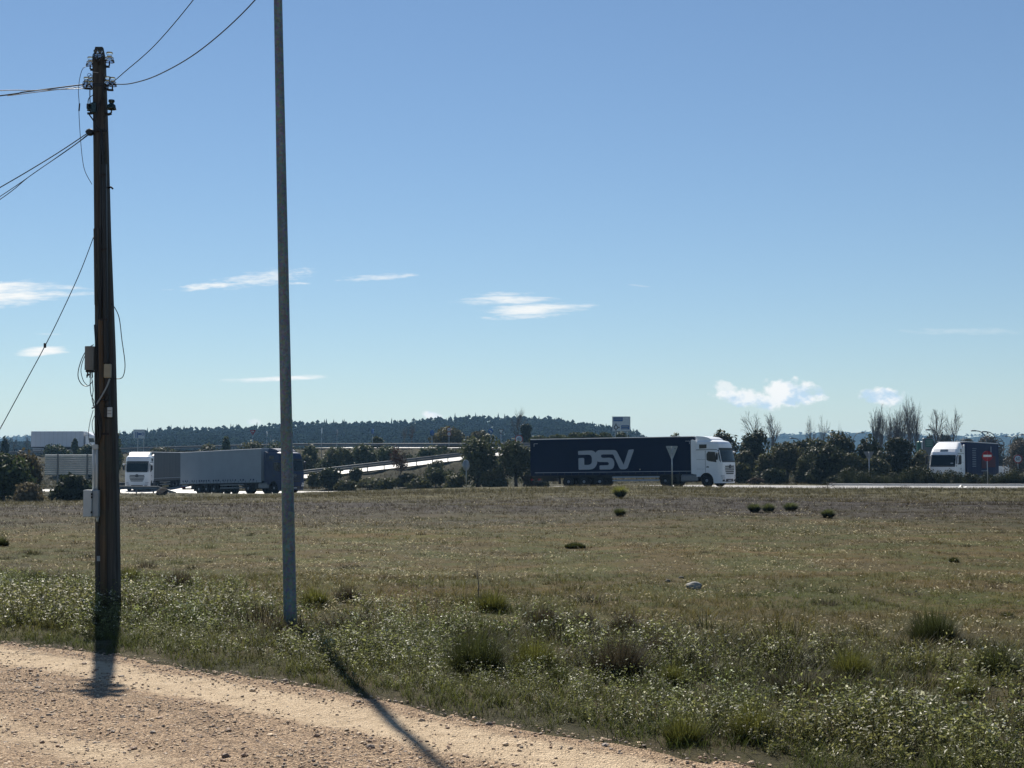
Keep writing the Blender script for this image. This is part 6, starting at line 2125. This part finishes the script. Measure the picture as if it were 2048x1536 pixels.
# rough tufts scattered through the verge and the near field
rng = np.random.default_rng(58)
kinds_ = [((0.005, 0.008, 0.004), (0.075, 0.082, 0.032)), ((0.010, 0.014, 0.005), (0.14, 0.138, 0.045)), ((0.014, 0.012, 0.010), (0.09, 0.078, 0.058))]
tt_ = [blades(120, 0.17, 0.27, 0.5, 0.005, rng, 2, kinds_[k_ % 3][0], kinds_[k_ % 3][1], 0.6, 0.6, 0.5) for k_ in range(9)]
N = 6500
y = 9.0 * np.exp(rng.random(N) * math.log(62 / 9.0)); x = rng.uniform(-1, 1, N) * (0.36 * 1.2 * y + 1)
s = track_side(x, y)
dens = smoothstep(1.0, 2.4, s) * np.interp(s, [1, 4, 7, 14, 40], [0.5, 0.75, 0.34, 0.12, 0.10]) * smoothstep(0.25, 0.8, hash_noise(x * 0.5, y * 0.5, 59))
ok = rng.random(N) < dens
x, y, s = x[ok], y[ok], s[ok]; n_ = len(x)
sc = (0.3 + 1.1 * rng.random(n_) ** 1.8) * np.interp(s, [1, 4, 8, 14, 40], [1.15, 1.5, 0.75, 0.55, 0.7])
V, F, C = scatter(tt_, np.stack([x, y, ground(x, y) - 0.01], 1), rng.random(n_) * 6.28, sc, np.ones((n_, 3)) * (0.6 + 0.7 * rng.random((n_, 1))), rng.integers(0, 9, n_), sc * (0.38 + 0.4 * rng.random(n_)))
print('tufts', n_, len(F))
tag(fast_mesh('rough_tufts', V, F, C, 'grass_blade'), 'rough grass tufts dotted over the verge and near field', 'grass', kind='stuff')

# ---- larger grass tussocks, one object each
TUSS = [  # px, foot row, width px, height px, colour kind, label
    (955, 1345, 104, 96, 'g', 'largest bushy grass tussock, dark in the middle, in the weeds below the navy lorry'),
    (1068, 1340, 90, 70, 'y', 'yellow green tussock just right of the largest one'),
    (1235, 1350, 96, 88, 'd', 'dark dead grey tussock in the weeds right of the yellow green one'),
    (1312, 1312, 70, 55, 'd', 'grey green tussock behind and right of the dark dead one'),
    (1345, 1368, 52, 50, 'y', 'small bright tussock right of the dark dead one'),
    (1122, 1365, 44, 42, 'g', 'small dark tussock left of the dark dead one'),
    (1085, 1252, 74, 42, 'd', 'flat dark tussock behind the yellow green one'),
    (1166, 1250, 46, 34, 'd', 'small grey tussock right of the flat dark one'),
    (1248, 1262, 50, 42, 'd', 'upright grey tussock behind the dark dead one'),
    (1862, 1285, 90, 70, 'g', 'big dark tussock standing alone on the right of the field'),
    (1698, 1352, 80, 60, 'y', 'yellow tussock in front of the bare soil patch on the right'),
    (1985, 1345, 90, 60, 'g', 'drooping tussock at the lower right edge'),
    (1500, 1470, 90, 76, 'y', 'yellow tipped tussock at the bottom near the track'),
    (1365, 1475, 80, 60, 'y', 'pale yellow green tussock nearest the track edge'),
    (630, 1212, 54, 40, 'y', 'bright tussock close to the lamp post foot on its right'),
    (697, 1202, 46, 32, 'd', 'dark tussock second to the right of the lamp post'),
    (78, 1176, 50, 36, 'g', 'dark green tussock between left edge and utility pole'),
    (22, 1172, 30, 20, 'g', 'small dark tussock at the left edge of the field'),
    (262, 1168, 44, 36, 'y', 'green tussock touching the utility pole on its right'),
    (362, 1182, 52, 42, 'd', 'grey tussock midway between utility pole and lamp post'),
    (985, 1222, 60, 44, 'y', 'feathery tussock behind the largest one'),
    (1155, 1282, 40, 30, 'y', 'little green tussock above the yellow green one'),
    (1655, 1036, 30, 18, 'g', 'lone tussock in the far field below the bare shrub'),
    (1508, 1026, 28, 18, 'g', 'leftmost of three dark tussocks below the white cab lorry'),
    (1536, 1025, 26, 18, 'g', 'middle of three dark tussocks below the white cab lorry'),
    (1581, 1022, 30, 18, 'g', 'rightmost of three dark tussocks below the white cab lorry'),
    (1240, 1032, 22, 18, 'g', 'small tussock in the far field below the DSV lettering'),
    (1240, 996, 20, 24, 'y', 'tall weedy clump at the verge under the navy trailer'),
    (5, 1092, 28, 18, 'g', 'dark clump at the left edge in the middle of the field'),
    (1905, 1120, 18, 12, 'g', 'tiny spiky plant in the right of the field'),
    (1918, 1388, 70, 46, 'y', 'spreading light green tussock at the lower right'),
    (2010, 1232, 30, 14, 'g', 'small dark tussock at the right edge of the green patch'),
    (1150, 1093, 46, 10, 'g', 'low dark mat of grass in mid field'),
]
for k_, (px, py, w, h_, kd, lab) in enumerate(TUSS):
    drop = (py - 932) / FPX
    d = EYE / drop
    for _ in range(4):
        d = (EYE - g1(XD(px, d), d)) / drop
    rng2 = np.random.default_rng(700 + k_)
    x = XD(px, d); z0 = g1(x, d)
    R = w / FPX * d / 2 * (0.8 if d > 35 else 1.0); Ht = h_ / FPX * d * (0.85 if d > 35 else 1.0)
    cb, ct = {'g': ((0.003, 0.005, 0.003), (0.066, 0.078, 0.030)), 'y': ((0.005, 0.009, 0.003), (0.155, 0.16, 0.045)), 'd': ((0.008, 0.007, 0.006), (0.078, 0.067, 0.052))}[kd]  # near-black feet give each tussock its shaded core by colour
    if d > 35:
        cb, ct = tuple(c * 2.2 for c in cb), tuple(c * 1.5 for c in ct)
    n = int(np.clip(R * 8000, 160, 2000))
    far_ = d > 35
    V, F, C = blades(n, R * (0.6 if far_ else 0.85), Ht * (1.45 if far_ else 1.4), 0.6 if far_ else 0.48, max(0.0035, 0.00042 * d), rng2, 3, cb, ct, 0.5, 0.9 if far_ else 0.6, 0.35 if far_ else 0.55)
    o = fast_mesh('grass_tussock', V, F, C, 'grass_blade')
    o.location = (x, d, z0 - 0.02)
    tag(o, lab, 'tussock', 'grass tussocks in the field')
# taller single stems
for px, py, hpx, lab in ((956, 1215, 95, 'thin tall dead stem rising from the field left of the largest tussock'), (1273, 1040, 38, 'thin dead stem in the far field under the navy trailer')):
    d = EYE / ((py - 932) / FPX); x = XD(px, d); Ht = hpx / FPX * d
    mb = MB().tube([(0, 0, 0), (0.01, 0, Ht * 0.5), (-0.02, 0, Ht)], [0.006, 0.005, 0.002], 4)
    for t in (0.4, 0.55, 0.65, 0.75, 0.85, 0.93):
        sgn = random.choice((-1, 1))
        mb.tube([(0, 0, Ht * t), (sgn * 0.07 * Ht, 0.01, Ht * (t + 0.12))], [0.003, 0.001], 3)
    o = mb.build('dead_stem', 'bark_grey'); o.location = (x, d, g1(x, d) - 0.01)
    tag(o, lab, 'plant stem', 'dead stems in the field')

# ------------------------------------------------------------------ stones, litter, debris
def rock(name, label, px, py, w, h_, mat, seed, cat='stone', group='stones in the field', lift=0.0):
    drop = (py - 932) / FPX
    d = EYE / drop
    for _ in range(3):
        d = (EYE - g1(XD(px, d), d)) / drop
    x = XD(px, d); R = w / FPX * d / 2; Ht = h_ / FPX * d
    import bmesh
    bm = bmesh.new(); bmesh.ops.create_icosphere(bm, subdivisions=3, radius=1.0)
    rg_ = random.Random(seed)
    ph = [rg_.uniform(0, 6) for _ in range(6)]
    for v in bm.verts:
        c = v.co
        n = 1 + 0.10 * math.sin(3 * c.x + ph[0]) * math.sin(2.4 * c.y + ph[1]) + 0.07 * math.sin(5 * c.z + ph[2] + 3 * c.x)
        v.co = Vector((c.x * R * n, c.y * R * 0.7 * n, max(c.z, -0.5) * Ht * 0.66 * n + Ht * 0.3))
    me = bpy.data.meshes.new(name); bm.to_mesh(me); bm.free()
    for p in me.polygons: p.use_smooth = True
    me.materials.append(MATS[mat])
    o = bpy.data.objects.new(name, me); COL.objects.link(o)
    o.location = (x, d, g1(x, d) + lift); o.rotation_euler.z = rg_.uniform(-0.3, 0.3)
    return tag(o, label, cat, group)


rock('field_stone', 'pale rounded stone lying in the field right of centre', 1386, 1176, 32, 15, 'stone_pale', 3)
rock('field_stone', 'small dark stone left of the pale rounded one', 1334, 1163, 12, 6, 'stone_dark', 4)
rock('field_stone', 'small dark flat stone behind the pale rounded one', 1361, 1155, 12, 5, 'stone_dark', 5)
rock('field_stone', 'tiny dark stone in the right of the field', 1828, 1180, 7, 4, 'stone_dark', 6)
# dumped dark lump beside the rail end
tyre = MB().lathe([(0.28, -0.12), (0.46, -0.13), (0.52, -0.06), (0.52, 0.06), (0.46, 0.13), (0.28, 0.12)], 20, 'z')
o = tyre.build('discarded_tyre', 'rubber')
td = 126.5
xx = XD(325, td)
o.location = (xx, td, g1(xx, td) + 0.24); o.rotation_euler = (math.radians(38), math.radians(-14), 0)
tag(o, 'dark discarded tyre lying below the sloped guard rail end', 'tyre')
for px, py, w, lab, tl in ((1921, 978, 8, 'crumpled white litter on the verge, left piece', 0.5), (1931, 976, 9, 'flat white litter on the verge, right piece', 0.15)):
    d = 101.0; x = XD(px, d)
    W_ = w / FPX * d / 2
    mb = MB()
    g_ = [[(W_ * (i - 2) / 2, 0.2 * (j - 1), 0.02 + tl * 0.35 * max(0, 1 - abs(i - 2) / 2) + 0.05 * random.random()) for i in range(5)] for j in range(3)]
    mb.loft(g_, cap=False, close=False)
    o = mb.build('litter', 'litter_white', fix=False); o.location = (x, d, g1(x, d) + 0.1)
    tag(o, lab, 'litter', 'litter on the verge')

# loose stones of the track
rng = np.random.default_rng(61)


def stone_template(rng):
    t = (1 + 5 ** 0.5) / 2
    v = np.array([(-1, t, 0), (1, t, 0), (-1, -t, 0), (1, -t, 0), (0, -1, t), (0, 1, t), (0, -1, -t), (0, 1, -t), (t, 0, -1), (t, 0, 1), (-t, 0, -1), (-t, 0, 1)]) / 1.9
    f = np.array([(0, 11, 5), (0, 5, 1), (0, 1, 7), (0, 7, 10), (0, 10, 11), (1, 5, 9), (5, 11, 4), (11, 10, 2), (10, 7, 6), (7, 1, 8), (3, 9, 4), (3, 4, 2), (3, 2, 6), (3, 6, 8), (3, 8, 9), (4, 9, 5), (2, 4, 11), (6, 2, 10), (8, 6, 7), (9, 8, 1)])
    v = v * (0.75 + 0.5 * rng.random((12, 1))) * np.array([1, 0.65 + 0.4 * rng.random(), 0.45 + 0.3 * rng.random()])
    return v, f, np.ones((12, 3))


def grit_template(rng):
    v = np.array([(1, 0, 0), (-1, 0, 0), (0, 1, 0), (0, -1, 0), (0, 0, 1), (0, 0, -0.6)], float) * (0.75 + 0.5 * rng.random((6, 1))) * np.array([1, 0.7 + 0.3 * rng.random(), 0.6 + 0.3 * rng.random()])
    f = np.array([(0, 2, 4), (2, 1, 4), (1, 3, 4), (3, 0, 4), (2, 0, 5), (1, 2, 5), (3, 1, 5), (0, 3, 5)])
    return v, f, np.ones((6, 3))


st = [stone_template(rng) for _ in range(5)] + [grit_template(rng) for _ in range(5)]
N = 145000
x = rng.uniform(-8, 3.2, N); y = rng.uniform(5.0, 17, N)
s = track_side(x, y)
acr = -s
rut_ = np.exp(-((acr - 0.55) / 0.35) ** 2) + 0.55 * np.exp(-((acr - 2.3) / 0.4) ** 2)
dens = np.where(s < 0.05, 1.0, 0) * (0.85 - 0.62 * rut_.clip(0, 1)) * (0.45 + 0.8 * hash_noise(x * 1.5, y * 1.5, 63)) * np.where(acr < 5, 1, 0.3)
ok = (rng.random(N) < dens) & (np.abs(x) < 0.36 * 1.2 * y + 0.8)
x, y = x[ok], y[ok]; n_ = len(x)
sz_ = 0.0035 + 0.0075 * rng.random(n_) ** 3 + 0.010 * (rng.random(n_) < 0.012)
hue = rng.random((n_, 1))
tint = np.where(hue < 0.35, np.array([[0.27, 0.18, 0.125]]), np.where(hue < 0.82, np.array([[0.46, 0.345, 0.23]]), np.array([[0.21, 0.17, 0.14]]))) * (0.6 + 0.7 * rng.random((n_, 1)))
V, F, C = scatter(st, np.stack([x, y, track_z(x, y) + sz_ * 0.25], 1), rng.random(n_) * 6.28, sz_ * 1.35, tint, np.where(sz_ > 0.0075, rng.integers(0, 5, n_), rng.integers(5, 10, n_)), sz_)
print('stones', n_, len(F))
tag(fast_mesh('track_gravel', V, F, C, 'gravel_stone'), 'loose reddish gravel on the sandy track', 'gravel', kind='stuff')

# ------------------------------------------------------------------ haze
hm = bpy.data.materials.new('haze_air'); hm.use_nodes = True
T = NT(hm.node_tree); T.n.clear()
ho = T.new('ShaderNodeOutputMaterial'); pv = T.new('ShaderNodeVolumePrincipled')
pv.inputs['Color'].default_value = (0.34, 0.63, 1.0, 1)
pv.inputs['Density'].default_value = 0.00015
pv.inputs['Anisotropy'].default_value = 0.2
T.l.new(pv.outputs[0], ho.inputs['Volume'])
MATS['haze_air'] = hm
hz = MB().box(-4600, 4600, -140, 5300, -4.0, 74.0).build('haze', 'haze_air')
tag(hz, 'thin blue haze over the plain', 'haze', kind='stuff')
print('total faces', sum(len(o.data.polygons) for o in bpy.data.objects if o.type == 'MESH'))
